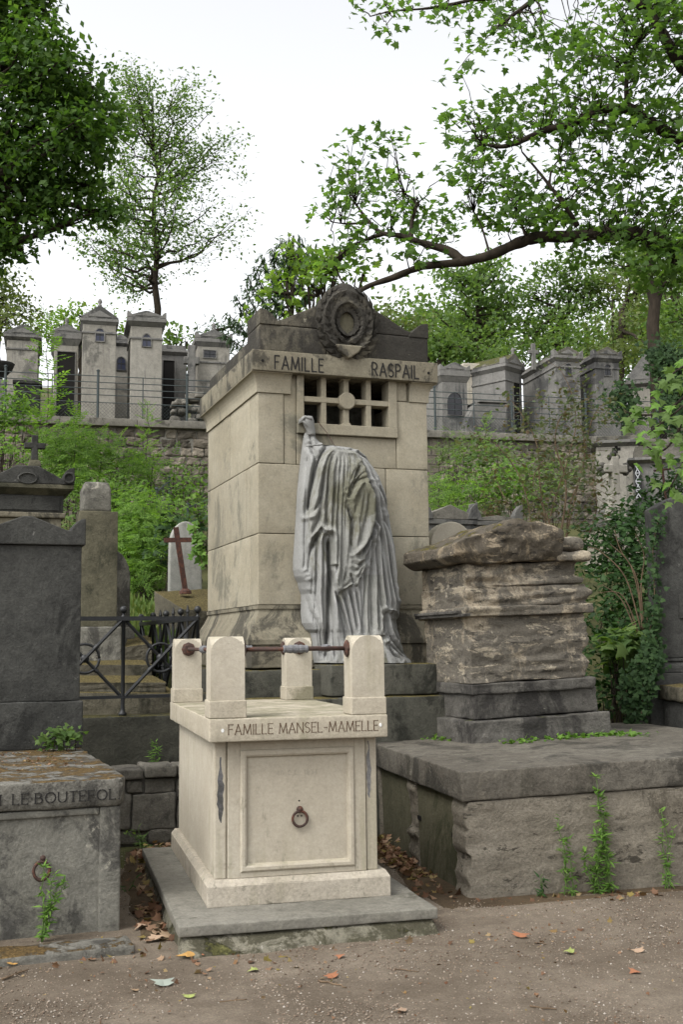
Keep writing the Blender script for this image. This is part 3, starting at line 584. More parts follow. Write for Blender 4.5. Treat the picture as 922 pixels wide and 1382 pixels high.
# cove, band, pediment
def ring_mould(m, prof, u0, u1, v0, v1, cut=None):
    k = len(prof); o = len(m.v)
    for (cu, cv, su, sv) in ((u0, v0, -1, -1), (u1, v0, 1, -1), (u1, v1, 1, 1), (u0, v1, -1, 1)):
        for d, z in prof: m.v.append((cu + su * d, cv + sv * d, z))
    for c_ in range(4):
        for i in range(k - 1): m.f.append((o + c_ * k + i, o + ((c_ + 1) % 4) * k + i, o + ((c_ + 1) % 4) * k + i + 1, o + c_ * k + i + 1))
cove = [(-.03, 3.798), (.003, 3.798), (.012, 3.80), (.012, 3.83)] + [(.012 + .06 * (1 - math.cos(t)), 3.83 + .135 * math.sin(t)) for t in np.linspace(0, PI / 2, 7)] + [(.075, 3.972), (-.03, 3.972)]
m = MB()
k = len(cove)
def cove_run(path):
    o = len(m.v)
    for (u, v, su, sv) in path:
        for d, z in cove: m.v.append((u + su * d, v + sv * d, z))
    for c_ in range(len(path) - 1):
        for i in range(k - 1): m.f.append((o + c_ * k + i, o + (c_ + 1) * k + i, o + (c_ + 1) * k + i + 1, o + c_ * k + i + 1))
    for e in (0, len(path) - 1): m.f.append(tuple(o + e * k + i for i in range(k)))
cove_run([(1.44, 0, 0, -1), (W_, 0, 1, -1), (W_, D_, 1, 1), (0, D_, -1, 1), (0, 0, -1, -1), (.30, 0, 0, -1)][::-1])
m.build('cove_cornice', Rs, rt)
block(.02, .30, .03, .28, 3.80, 3.972, seed=80); block(1.42, 1.6, .03, .28, 3.80, 3.972, seed=81)
MB().rough(-.072, W_ + .075, -.095, D_ + .07, 3.973, 4.16, .09, .007, .004, 6, 82).build('inscription_band', M['rasp_band'], rt, True)
lettering('inscription', 'FAMILLE', .13, .58, 3.995, .118, -.098, M['letters_dark'], rt, .10, .24)
lettering('inscription', 'RASPAIL', 1.045, 1.50, 4.0, .118, -.098, M['letters_dark'], rt, .10, .24)
for u in (.02, 1.60): MB().lathe([(.014, 0), (.012, .002)], 10).build('bolt_hole', M['dark'], rt).matrix_local = Matrix.Translation((u, -.0962, 4.06)) @ Matrix.Rotation(PI / 2, 4, 'X')
dk = M['rasp_top']
MB().rough(.0, .62, -.06, .35, 4.162, 4.40, .06, .012, .006, 6, 83).build('pediment_block', dk, rt, True)
MB().rough(.625, 1.02, -.06, .35, 4.162, 4.40, .06, .012, .006, 6, 84).build('pediment_block', dk, rt, True)
MB().rough(1.025, 1.615, -.058, .35, 4.162, 4.40, .06, .012, .006, 6, 85).build('pediment_block', dk, rt, True)
def gable(P):
    t = np.clip((P[:, 2] - 4.404) / .36, 0, 1); top = np.interp(P[:, 0], [0, .2, .48, .81, 1.14, 1.42, 1.62], [4.43, 4.45, 4.585, 4.77, 4.60, 4.445, 4.44])
    Q = P.copy(); Q[:, 2] = 4.404 + t * (top - 4.404); return Q
MB().rough(.02, 1.6, -.055, .34, 4.404, 4.764, .05, .01, .006, 6, 86, warp=gable).build('pediment_gable', dk, rt, True)
ac = [(0, 4.40), (.20, 4.40), (.185, 4.43), (.155, 4.455), (.125, 4.487), (.09, 4.516), (.05, 4.533), (.01, 4.54), (0, 4.535)]
MB().prism(ac, -.07, .36).build('acroterion', dk, rt, bevel=.006)
MB().prism([(W_ - x if x else W_, z - .005) for x, z in ac][::-1], -.068, .36).build('acroterion', dk, rt, bevel=.006)
for s_, u in ((0, .02), (1, W_ - .26)): MB().rough(u, u + .24, .355, D_ + .02, 4.162, 4.36, .09, .01, .008, 6, 88 + s_).build('parapet_block', dk, rt, True)
MB().add([(.26, .35, 4.36), (W_ - .26, .35, 4.36), (W_ - .26, D_, 4.3), (.26, D_, 4.3), (.81, .35, 4.74), (.81, D_, 4.6)], [(0, 4, 5, 3), (1, 2, 5, 4), (0, 1, 4), (3, 5, 2)]).build('roof_slab', dk, rt)
MB().rough(.26, W_ - .26, D_ - .2, D_ + .02, 4.162, 4.36, .1, .01, .006, 6, 91).build('parapet_block', dk, rt, True)
# wreath
def wreath():
    m = MB(); vs = []; fs = []; n, q = 120, 26; cx, cz = .81, 4.472
    for i in range(n):
        t = 2 * PI * i / n; c_, s_ = math.cos(t), math.sin(t)
        Ru, Rz = .183, .222; thick = .098 * (1 + .12 * math.sin(t) + .05 * math.sin(5 * t))
        if s_ < -.8: thick *= 1 - .25 * (-s_ - .8) / .2
        for j in range(q):
            p = 2 * PI * j / q
            al = abs(t - PI / 2) if t < 1.5 * PI else abs(t - 2.5 * PI)
            lr = .5 + .5 * math.cos(26 * al * .5 - 2.2 * math.cos(3 * p)); lf = .016 * (lr ** .6) + .008 * math.sin(9 * p + 3 * t)
            r_ = thick + lf
            a = (1 + r_ * math.cos(p) / .197)
            x = cx + Ru * c_ * a; z = cz + Rz * s_ * a - (.06 * max(0, -s_ - .85) / .15 * (1 if math.cos(p) > 0 else 0)); y = -.05 - r_ * .62 * math.sin(p)
            vs.append((x, y, z))
    for i in range(n):
        for j in range(q): fs.append((i * q + j, i * q + (j + 1) % q, ((i + 1) % n) * q + (j + 1) % q, ((i + 1) % n) * q + j))
    m.add(vs, fs); w_ = m.build('wreath', dk, rt, True)
    lm = MB()                                        # overlapping laurel leaves, carved proud of the ring
    r_ = random.Random(5)
    for side in (1, -1):
        for kk in range(10):
            t = -PI / 2 + side * (.3 + kk * (PI - .5) / 10)
            for lane in (-1.0, -.35, .35, 1.0):
                p = PI / 2 + lane * 1.0; tt = t + side * (.07 if abs(lane) < .5 else 0)
                q1 = 1 + .112 * math.cos(p) / .197; base = Vector((cx + .183 * q1 * math.cos(tt), -.05 - .066 * math.sin(p), cz + .222 * q1 * math.sin(tt)))
                tang = Vector((-math.sin(tt), 0, math.cos(tt))) * side; outw = Vector((math.cos(tt) * math.cos(p), -math.sin(p), math.sin(tt) * math.cos(p))); sidev = tang.cross(outw)
                L = .135 * r_.uniform(.8, 1.2); wd = .034 * r_.uniform(.8, 1.2)
                pts = [base - tang * L * .4 - outw * .004, base + sidev * wd + outw * .004, base + tang * L * .6 + outw * .03, base - sidev * wd + outw * .004, base + outw * .028]
                lm.add(pts, [(0, 1, 4), (1, 2, 4), (2, 3, 4), (3, 0, 4), (1, 0, 3, 2)])
    lm.build('laurel_leaf', dk, w_, kind='stuff')
    MB().prism([(cx + .092 * math.cos(t), cz + .112 * math.sin(t)) for t in np.linspace(0, 2 * PI, 25)[:-1]], -.066, -.04).build('backing', M['olive'], w_)
    MB().prism([(cx - .13, 4.25), (cx - .09, 4.19), (cx, 4.125), (cx + .09, 4.19), (cx + .13, 4.25)], -.15, -.09).build('ribbon', M['rasp_band'], w_, bevel=.012)
wreath()
# flared base and plinth
prof = [(0, 1.936), (.006, 1.936), (.006, 1.905), (-.004, 1.90), (-.004, 1.885), (.012, 1.85), (.035, 1.80), (.07, 1.74), (.10, 1.68), (.115, 1.64), (.115, 1.60), (-.05, 1.60)]
m = MB(); ring_mould(m, prof[::-1], 0, W_, 0, D_); m.build('flared_base', M['rasp_band'], rt)
MB().rough(-.085, W_ + .085, -.085, D_ + .08, 1.40, 1.602, .1, .01, .006, 6, 92).build('base_course', M['rasp_band'], rt, True)
MB().rough(-.2, .55, -.24, .5, 1.12, 1.385, .07, .014, .01, 6, 93).build('plinth_block', M['rasp_low'], rt, True)
MB().rough(1.42, W_ + .2, -.24, .5, 1.12, 1.385, .07, .014, .01, 6, 94).build('plinth_block', M['rasp_low'], rt, True)
MB().rough(-.2, W_ + .2, .5, D_ + .15, 1.12, 1.385, .1, .014, .01, 6, 95).build('plinth_block', M['rasp_low'], rt, True)
MB().rough(.48, 1.46, -.52, -.02, 1.17, 1.425, .06, .01, .008, 6, 96).build('statue_block', M['rasp_low'], rt, True)
MB().rough(-.26, W_ + .26, -.62, D_ + .2, .0, 1.16, .12, .014, .012, 4, 97).build('plinth_course', M['rasp_low'], rt, True)

# ---------------------------------------------------------------- statue
st = thing('shrouded_statue', 'grey marble statue of a veiled mourner reaching up to the stone window bars', 'statue', (RX, RY, 0), RA)
SF = Fr(RX + .25 * math.sin(RA), RY - .25 * math.cos(RA), RA)
ZS = lambda pts: [(350 + x / 3.41, 512 + y / 3.41) for x, y in pts]      # traced on an enlargement of the photo
SL = [(y, x) for x, y in ZS([(247, 205), (242, 240), (235, 290), (228, 345), (222, 400), (212, 500), (207, 600), (200, 720), (193, 820), (193, 870), (199, 900), (214, 930), (221, 960), (231, 985), (230, 1060), (228, 1120), (240, 1150), (258, 1166), (267, 1230), (275, 1290), (278, 1306)])]
SR = [(y, x) for x, y in ZS([(286, 205), (292, 228), (300, 250), (314, 270), (330, 288), (345, 292), (400, 293.5), (440, 297), (482, 313), (516, 345), (546, 390), (576, 440), (596, 490), (614, 545), (613, 590), (622, 640), (635, 710), (648, 780), (655, 860), (656, 920), (667, 985), (676, 1020), (669, 1060), (664, 1100), (657, 1108), (663, 1150), (678, 1200), (682, 1240), (702, 1275), (722, 1306)])]
SD = [(y, d) for (x, y), d in zip(ZS([(0, q) for q in (205, 250, 285, 300, 320, 345, 400, 480, 640, 850, 1080, 1200, 1306)]), (.085, .11, .14, .18, .235, .28, .33, .355, .365, .37, .385, .42, .47))]
crease = [  # (width, depth m, line): valleys of the cloth
 (6, .012, [(263, 215), (263, 300), (268, 350)]), (7, .03, [(250, 290), (262, 360), (250, 430), (235, 520), (226, 620)]), (8, .045, [(332, 298), (292, 338), (264, 400), (246, 480), (233, 560), (228, 610)]),
 (6, .024, [(338, 314), (302, 345), (277, 400), (260, 470), (247, 560), (240, 620)]), (6, .024, [(342, 328), (312, 360), (292, 420), (281, 500), (272, 560), (240, 626)]), (6, .022, [(346, 338), (326, 370), (309, 430), (301, 520), (296, 600), (300, 690)]), (6, .018, [(275, 560), (270, 630), (245, 700), (238, 735)]),
 (6, .022, [(240, 330), (227, 430), (222, 560), (217, 700), (212, 850), (205, 890)]), (5, .013, [(356, 345), (337, 430), (327, 560), (321, 700), (322, 840)]), (5, .016, [(371, 345), (353, 450), (344, 600), (341, 760), (336, 930)]), (5, .014, [(386, 345), (373, 450), (363, 600), (361, 760), (354, 950)]), (4.5, .012, [(400, 345), (392, 420), (381, 500), (375, 545)]), (4.5, .012, [(412, 350), (402, 430), (387, 520)]), (4, .009, [(348, 420), (332, 520), (330, 640)]), (4, .009, [(376, 560), (374, 700), (368, 850)]),
 (7, .034, [(457, 398), (432, 440), (407, 490), (384, 542)]), (6, .03, [(467, 430), (442, 455), (421, 490), (386, 562)]), (6, .026, [(477, 460), (442, 470), (411, 503)]), (6, .022, [(374, 546), (388, 574), (396, 578)]), (6, .026, [(381, 580), (398, 640), (408, 664), (402, 760), (400, 800)]), (5, .016, [(425, 410), (408, 450), (398, 490)]),
 (6, .018, [(350, 316), (400, 322), (440, 326)]), (7, .03, [(440, 330), (468, 370), (484, 420), (494, 480)]), (7, .010, [(440, 505), (420, 580), (404, 680), (396, 760)]), (7, .010, [(478, 512), (468, 600), (446, 700), (418, 790)]), (6, .007, [(458, 500), (445, 600), (425, 700)]),
 (8, .045, [(494, 492), (511, 560), (514, 640), (499, 702), (470, 770), (441, 815)]), (6, .026, [(452, 800), (482, 752), (506, 700), (520, 650)]), (6, .022, [(468, 850), (486, 800), (506, 745)]),
 (7, .030, [(432, 326), (476, 352), (511, 420), (535, 520), (551, 620), (576, 720), (601, 850), (625, 980), (640, 1060)]), (7, .028, [(452, 319), (501, 362), (541, 440), (571, 540), (601, 660), (630, 790), (645, 900), (655, 1000)]), (6, .026, [(482, 327), (531, 382), (571, 460), (600, 540), (611, 582)]), (6, .022, [(470, 330), (515, 372), (552, 440), (585, 530), (606, 600)]),
 (7, .030, [(492, 482), (519, 560), (530, 640), (546, 760), (561, 900), (580, 1050)]), (6, .026, [(506, 522), (526, 600), (541, 680), (566, 780), (591, 900), (611, 1055)]), (6, .026, [(516, 640), (521, 720), (531, 850), (541, 1000), (548, 1080)]), (6, .024, [(501, 722), (506, 820), (501, 950), (500, 1165)]), (6, .024, [(520, 760), (525, 900), (528, 1050), (530, 1170)]), (6, .024, [(541, 482), (574, 560), (603, 603), (612, 606)]), (5, .02, [(556, 500), (590, 562), (612, 590)]),
 (6, .024, [(561, 622), (601, 722), (630, 850), (641, 945)]), (5, .02, [(582, 642), (620, 760), (646, 860)]), (5, .016, [(545, 640), (590, 790), (616, 930), (632, 1040)]), (5, .016, [(528, 640), (556, 770), (580, 900), (598, 1050)]),
 (10, .07, [(306, 728), (309, 850), (307, 1000), (303, 1150), (300, 1304)]), (7, .03, [(276, 700), (252, 740), (232, 800), (226, 900)]), (6, .022, [(261, 722), (257, 850), (262, 1000), (281, 1180), (290, 1290)]), (6, .024, [(286, 712), (284, 850), (286, 1000), (291, 1150)]), (7, .026, [(233, 985), (241, 1060), (264, 1130), (275, 1200), (286, 1292)]), (5, .014, [(244, 800), (242, 900), (248, 1000), (262, 1080)]),
 (7, .032, [(319, 872), (331, 960), (361, 1100), (391, 1296)]), (7, .034, [(342, 990), (371, 1090), (411, 1296)]), (7, .032, [(366, 980), (396, 1100), (421, 1260)]), (6, .03, [(396, 965), (416, 1060), (431, 1175)]), (6, .026, [(427, 962), (441, 1080), (449, 1180)]), (7, .03, [(313, 900), (319, 1050), (331, 1300)]), (6, .024, [(446, 930), (454, 1050), (456, 1180)]),
 (6, .024, [(473, 870), (467, 1000), (462, 1175)]), (6, .022, [(491, 880), (486, 1000), (482, 1175)]), (9, .05, [(561, 1080), (556, 1180)]), (7, .03, [(574, 1086), (590, 1180), (640, 1240), (692, 1278)]), (7, .03, [(600, 1084), (620, 1160), (660, 1222), (698, 1268)]), (7, .028, [(568, 1150), (590, 1220), (640, 1264), (684, 1288)]), (6, .026, [(630, 1092), (655, 1170), (674, 1226)]), (6, .026, [(570, 1220), (600, 1268), (632, 1290)]), (6, .02, [(615, 1084), (640, 1160), (672, 1214)]),
 (5, .016, [(352, 968), (378, 952), (400, 935)]), (5, .016, [(345, 880), (342, 930), (350, 970)]), (5, .014, [(380, 880), (372, 920), (368, 955)]), (6, .018, [(405, 880), (430, 882), (462, 830)]), (5, .014, [(410, 850), (440, 858), (462, 820)]), (5, .016, [(425, 930), (445, 890), (462, 850)]),
]
ridge = [(7, .014, [(398, 512), (425, 494), (455, 482), (487, 492)]), (6, .014, [(303, 252), (316, 276), (302, 305), (290, 322)]), (6, .016, [(195, 884), (214, 876), (232, 866)]), (6, .014, [(600, 548), (616, 578), (612, 592)]), (5, .01, [(240, 735), (275, 686), (310, 727)])]
raised = [  # (height m, softness, outline): layers of cloth lying over the cloth below
 (.042, 6, [(335, 305), (290, 340), (258, 420), (238, 520), (228, 620), (232, 770), (240, 735), (275, 686), (310, 727), (315, 858), (340, 862), (330, 940), (345, 986), (410, 947), (398, 900), (425, 957), (470, 857), (462, 815), (500, 715), (515, 640), (512, 560), (495, 490), (470, 370), (440, 328), (400, 318)]),
 (.05, 34, [(395, 560), (400, 515), (450, 482), (487, 492), (508, 540), (512, 640), (490, 740), (450, 810), (415, 812), (400, 740), (410, 660)]),
 (.022, 5, [(430, 322), (480, 312), (720, 312), (720, 1000), (677, 1020), (668, 1104), (650, 1098), (620, 1068), (575, 1065), (560, 1076), (556, 1180), (500, 1180), (515, 900), (512, 700), (515, 600), (495, 490), (470, 380)]),
]
def seg_dist(X, Y, poly):
    d = np.full(X.shape, 1e9); run = np.zeros(X.shape)
    for (ax, ay), (bx, by) in zip(poly, poly[1:]):
        dx, dy = bx - ax, by - ay; t = np.clip(((X - ax) * dx + (Y - ay) * dy) / (dx * dx + dy * dy), 0, 1)
        q = np.hypot(X - ax - t * dx, Y - ay - t * dy); d = np.minimum(d, q)
    e0 = np.hypot(X - poly[0][0], Y - poly[0][1]); e1 = np.hypot(X - poly[-1][0], Y - poly[-1][1])
    return d, np.clip(np.minimum(e0, e1) / 34, .12, 1)
def inside(X, Y, poly):
    r_ = np.zeros(X.shape, bool)
    for (ax, ay), (bx, by) in zip(poly, poly[1:] + poly[:1]):
        if ay == by: continue
        r_ ^= ((ay > Y) != (by > Y)) & (X < (bx - ax) * (Y - ay) / (by - ay) + ax)
    return r_
def smooth2(pts, n=3):
    P = np.array(pts, float); out = []
    for i in range(len(P) - 1):
        p0, p1, p2, p3 = P[max(0, i - 1)], P[i], P[i + 1], P[min(len(P) - 1, i + 2)]
        for t in np.linspace(0, 1, n + 1)[:-1]: out.append(tuple(.5 * (2 * p1 + (p2 - p0) * t + (2 * p0 - 5 * p1 + 4 * p2 - p3) * t * t + (3 * p1 - p0 - 3 * p2 + p3) * t ** 3)))
    return out + [tuple(P[-1])]
def statue_body():
    ys = np.arange(572.5, 895.01, .6); nc = 270
    th = np.pi * (1 - np.linspace(0, 1, nc))
    xl = np.interp(ys, *zip(*SL)); xr = np.interp(ys, *zip(*SR)); d = np.interp(ys, *zip(*SD))
    Y = np.repeat(ys[:, None], nc, 1); cth = np.cos(th)[None]; sth = np.sin(th)[None]
    X = (xl + xr)[:, None] / 2 + (xr - xl)[:, None] / 2 * cth
    D = np.zeros(X.shape); zx, zy = (X - 350) * 3.41, (Y - 512) * 3.41
    for w_, a, pl in crease:
        q, e = seg_dist(zx, zy, smooth2(pl)); D += 1.75 * e * a * (-np.exp(-np.abs(q / (.9 * w_)) ** 1.2) + .36 * np.exp(-((q - 2.6 * w_) / (1.4 * w_)) ** 2))
    for w_, a, pl in ridge:
        q, e = seg_dist(zx, zy, pl); D += e * a * np.exp(-(q / w_) ** 2)
    for h, sft, pl in raised:
        q, _ = seg_dist(zx, zy, pl + pl[:1]); sg = np.where(inside(zx, zy, pl), q, 0); t = np.clip(sg / sft, 0, 1); D += h * np.sqrt(1 - (1 - t) ** 2) - h * .3
    Q = cth * np.ones_like(X)
    P3 = np.stack([Q * 15 + Y * .012, Y / 38, np.zeros_like(X)], -1).reshape(-1, 3)
    nz1 = np.abs(vnoise(P3 * np.array([1.6, .6, 1]), 3)).reshape(X.shape); nz2 = np.abs(vnoise(P3 * np.array([3.2, .7, 1]), 9)).reshape(X.shape); D += .004 * (nz1 - .3) + .003 * (nz2 - .3) + .0055 * (np.abs(vnoise(np.stack([Q * 23 + .6 * vnoise(P3 * .4, 5).reshape(X.shape), Y / 120, np.zeros_like(X)], -1).reshape(-1, 3), 11)).reshape(X.shape) - .35)
    D *= np.clip(sth * 2.2, 0, 1)
    V = []; 
    for i in range(len(ys)):
        for j in range(nc):
            u, z = SF.p(X[i, j], Y[i, j]); dv = d[i] * max(0, math.sin(th[j])) ** .62
            V.append((u + .35 * D[i, j] * math.cos(th[j]), -.005 - dv - D[i, j], z))
    R_, Cc = len(ys), nc
    a = np.arange((R_ - 1) * (Cc - 1)); r0 = a // (Cc - 1); c0 = a % (Cc - 1); k0 = r0 * Cc + c0
    F = np.stack([k0, k0 + Cc, k0 + Cc + 1, k0 + 1], 1)
    m = MB(); m.v = V; m.f = [tuple(f) for f in F.tolist()] + [tuple(range(Cc)), tuple(range((R_ - 1) * Cc, R_ * Cc))[::-1]]
    def P(px, py, v):
        u, z = SF.p(px, py); return Vector((u, v, z))
    body = m.build('draped_body', M['statue'], st, True); body.data.materials.append(M['statue_veil'])
    ins = inside(zx, zy, raised[0][2]) | inside(zx, zy, [(462, 900), (556, 900), (556, 1310), (462, 1310)]); fi = ins[:-1, :-1].reshape(-1).astype(int)
    body.data.polygons.foreach_set('material_index', np.concatenate([fi, np.zeros(len(body.data.polygons) - len(fi), int)]))
    # the hand: back of hand, thumb, four fingers closing over the window bar
    h = MB(); wr = P(429.5, 579, -.06); kn = P(422.5, 558.5, -.085)
    h.tube([wr - Vector((0, 0, .02)), wr, wr.lerp(kn, .35), wr.lerp(kn, .7), kn, kn + (kn - wr) * .08], [.036, .037, .043, .052, .046, .018], 14)
    for i, (dx, dy, L) in enumerate(((-.004, -.040, .07), (-.010, -.014, .082), (-.010, .012, .078), (-.004, .036, .062))):
        b0 = kn + Vector((.0, dy, -.012)); j1 = b0 + Vector((-.026 + dx, .008, .012)); j2 = j1 + Vector((-.020, .012, -.020)); j3 = j2 + Vector((-.002, .014, -.026))
        h.tube([b0 + Vector((.03, 0, -.01)), b0, j1, j2, j3, j3 + Vector((0, .002, -.006))], [.013, .0135, .0125, .011, .0095, .004], 8)
    t0 = wr.lerp(kn, .35) + Vector((-.02, -.022, 0)); h.tube([t0 + Vector((.02, .01, 0)), t0, t0 + Vector((-.03, -.012, .03)), t0 + Vector((-.058, -.006, .052)), t0 + Vector((-.066, -.003, .056))], [.018, .017, .014, .0115, .004], 8)
    h.build('hand', M['statue'], st, True)
    f = MB(); c_ = P(459, 889, -.47); f.sphere((c_.x, c_.y, 1.455), .05, 12, 8, (1.0, 1.5, .75)); f.sphere((c_.x + .015, c_.y - .07, 1.44), .03, 10, 6, (1.2, 1.3, .7)); f.build('foot', M['statue'], st, True)
statue_body()
wv = MB(); p0 = RF.w(*[SF.p(441, 562)[0], -.01, SF.p(441, 562)[1]]); p1 = RF.w(SF.p(449, 580)[0], -.1, SF.p(449, 580)[1]); p2 = RF.w(SF.p(456, 600)[0], -.17, SF.p(456, 600)[1])
wv.tube([p0, p1, p2, p2 + Vector((0, 0, -.02))], .003, 5); wo_ = wv.build('wire', M['iron_rust']); tag(wo_, "thin rusty wire hanging from the stone window onto the statue's head", 'wire')
# ================================================================ right: broad platform and the crumbling tomb
BT = .027
pb = thing('tomb_platform', 'broad low stone platform with overhanging slab top at the right, weeds along its foot', 'tomb base', (.76, 7.236, 0), .226)
pb.rotation_euler = (0, -BT, .226)
def slabp(u0, u1, v0, v1, seed): MB().rough(u0, u1, v0, v1, .607, .792, .06, .012, .007, 6, seed, maxn=50).build('top_slab', M['base_top'], pb, True)
slabp(-.01, 2.6, -.01, 1.124, 1); slabp(-.012, 2.6, 1.13, 2.7, 3)
def chew(P):
    Q = P.copy(); n = np.tanh(2 * fbm(P * np.array([1.3, 1.3, 13]), 41, 3)); m_ = np.clip((.35 - P[:, 0]) / .3, 0, 1)
    Q[:, 0] += (.028 * n) * m_; Q[:, 1] -= .003 * n * (1 + 2 * m_); return Q
wl = M['base_wall']
MB().rough(.02, 2.5, .0, .285, -.06, .604, .024, .012, .006, 5, 6, warp=chew, stretch=(1, 1, 5), maxn=110).build('wall_block', wl, pb, True)
MB().rough(.035, .3, .287, 1.128, -.06, .602, .06, .004, .003, 5, 8).build('side_panel', M['base_green'], pb, True)
MB().rough(.02, .3, 1.13, 1.34, -.06, .604, .022, .02, .012, 5, 9, warp=chew, stretch=(1, 1, 4)).build('wall_block', wl, pb, True)
MB().rough(.035, .3, 1.343, 2.14, -.06, .602, .06, .004, .003, 5, 10).build('side_panel', M['base_green'], pb, True)
MB().rough(.02, .3, 2.143, 2.6, -.06, .604, .04, .02, .01, 5, 11).build('wall_block', wl, pb, True)
for v in (.32, 1.085, 1.10): MB().box(.028, .05, v - .03, v + .03, .335, .365).build('clamp_slot', M['dark'], pb)

et = thing('crumbling_tomb', 'heavily eroded sandstone tomb in crumbling layers under a broken gabled roof stone', 'tomb', (1.0, 8.952, .808), .329)
et.rotation_euler = (0, -.035, .329)
def erode(a_l, a_f, seed, side=1.0):
    """weathering in thin beds: soft beds eaten back, hard beds left standing as little ledges"""
    def f(P):
        Q = P.copy(); n2 = fbm(P * np.array([1.2, 1.2, 2.2]), seed + 5, 3); bed = np.tanh(2.6 * fbm(P * np.array([1.2, 1.2, 12]), seed, 3)); fine = np.tanh(3 * fbm(P * np.array([4, 4, 26]), seed + 9, 3)); pit = np.abs(fbm(P * np.array([6, 6, 12]), seed + 21, 3))
        fr_ = np.clip((.5 - P[:, 1]) / .4, 0, 1); rt_ = np.clip((P[:, 0] - .75) / .35, 0, 1); lf_ = np.clip((.3 - P[:, 0]) / .3, 0, 1) * np.clip((.9 - P[:, 1]) / .9, .15, 1)
        e = .55 * bed + .26 * fine + .45 * n2 + .45 * pit
        Q[:, 1] += a_f * e * fr_; Q[:, 0] -= a_l * (e + .3 * n2) * rt_; Q[:, 0] += .35 * a_l * e * lf_ * side
        Q[:, 2] += .015 * n2 * fr_
        return Q
    return f
rd, rs_, rp = M['ruin_dark'], M['ruin'], M['ruin_top']
MB().rough(0, 1.273, 0, 1.22, -.03, .173, .03, .012, .012, 7, 21, warp=erode(.012, .012, 1)).build('step', rd, et, True)
MB().rough(.078, 1.20, .075, 1.16, .174, .372, .03, .012, .01, 7, 22, warp=erode(.012, .008, 2)).build('step', rd, et, True)
MB().rough(.05, 1.165, .05, 1.06, .373, .458, .03, .012, .012, 7, 23, warp=erode(.015, .015, 3)).build('base_moulding', rd, et, True)
MB().rough(.065, 1.12, .075, .98, .455, .995, .0165, .010, .014, 6, 24, warp=erode(.045, .026, 4), stretch=(1, 1, 3), maxn=80).build('stone_course', rs_, et, True)
MB().rough(.02, 1.175, .022, 1.0, .985, 1.065, .0165, .012, .012, 6, 26, warp=erode(.025, .016, 6), stretch=(1, 1, 3), maxn=80).build('stone_course', rs_, et, True)
MB().rough(.055, 1.15, .06, .985, 1.055, 1.235, .0165, .012, .016, 6, 27, warp=erode(.06, .05, 7), stretch=(1, 1, 3), maxn=80).build('stone_course', rs_, et, True)
MB().prismx([(.1, 1.02), (.985, 1.02), (.985, 1.045), (.1, 1.045)], -.03, .05).build('side_ledge', rd, et, bevel=.006)
MB().prismx([(.02, .995), (1.005, .995), (1.005, 1.02), (.02, 1.02)], -.012, .06).build('side_ledge', rd, et, bevel=.004)
MB().rough(.06, 1.10, .07, .97, 1.228, 1.418, .0165, .012, .016, 6, 28, warp=erode(.07, .055, 8), stretch=(1, 1, 3), maxn=80).build('stone_course', rs_, et, True)
def rooftop(P):
    Q = P.copy(); u = P[:, 0]; t = (P[:, 2] - 1.417) / .2
    top = np.interp(u, [-.13, -.08, .2, .42, .52, .66, .82, .90, 1.2], [1.53, 1.575, 1.66, 1.745, 1.765, 1.745, 1.685, 1.655, 1.64]) + .02 * fbm(P * np.array([3, 3, 0]), 55, 3)
    Q[:, 2] = 1.417 + t * (top - 1.417); R = Q.copy()
    n2 = fbm(R * np.array([1.5, 1.5, 2.5]), 57, 3); bed = np.tanh(2.6 * fbm(R * np.array([2, 2, 9]), 51, 3)); pit = np.abs(fbm(R * np.array([5, 5, 8]), 60, 4))
    fr_ = np.clip((.4 - P[:, 1]) / .4, 0, 1) * np.clip((u + .02) / .2, .1, 1)
    Q[:, 1] += (.03 * n2 + .022 * bed + .075 * pit) * fr_
    zl = P[:, 2] - 1.417; low = np.clip((.085 - zl) / .085, 0, 1)                 # moulded underside of the eaves: a sloped soffit under a thin upright edge
    Q[:, 0] += .085 * low * np.clip((.1 - u) / .15, 0, 1); Q[:, 1] += .07 * low * np.clip((.15 - P[:, 1]) / .2, 0, 1)
    Q[:, 0] += .012 * (bed + n2) * np.clip((.1 - u) / .2, 0, 1)
    return Q
MB().rough(-.10, .90, -.06, .97, 1.417, 1.617, .0165, .016, .02, 5, 30, warp=rooftop, maxn=80).build('roof_stone', rp, et, True)
def lump(P):
    Q = P.copy(); n = fbm(P * np.array([2, 2, 7]), 71, 4); Q[:, 0] += .04 * n; Q[:, 1] += .05 * n; Q[:, 2] += .02 * n
    return Q
MB().rough(.86, 1.19, -.01, .9, 1.418, 1.50, .022, .04, .02, 5, 31, warp=lump).build('broken_block', rs_, et, True)
MB().rough(.885, 1.16, .02, .85, 1.503, 1.625, .022, .055, .02, 5, 32, warp=lump).build('broken_block', rs_, et, True)

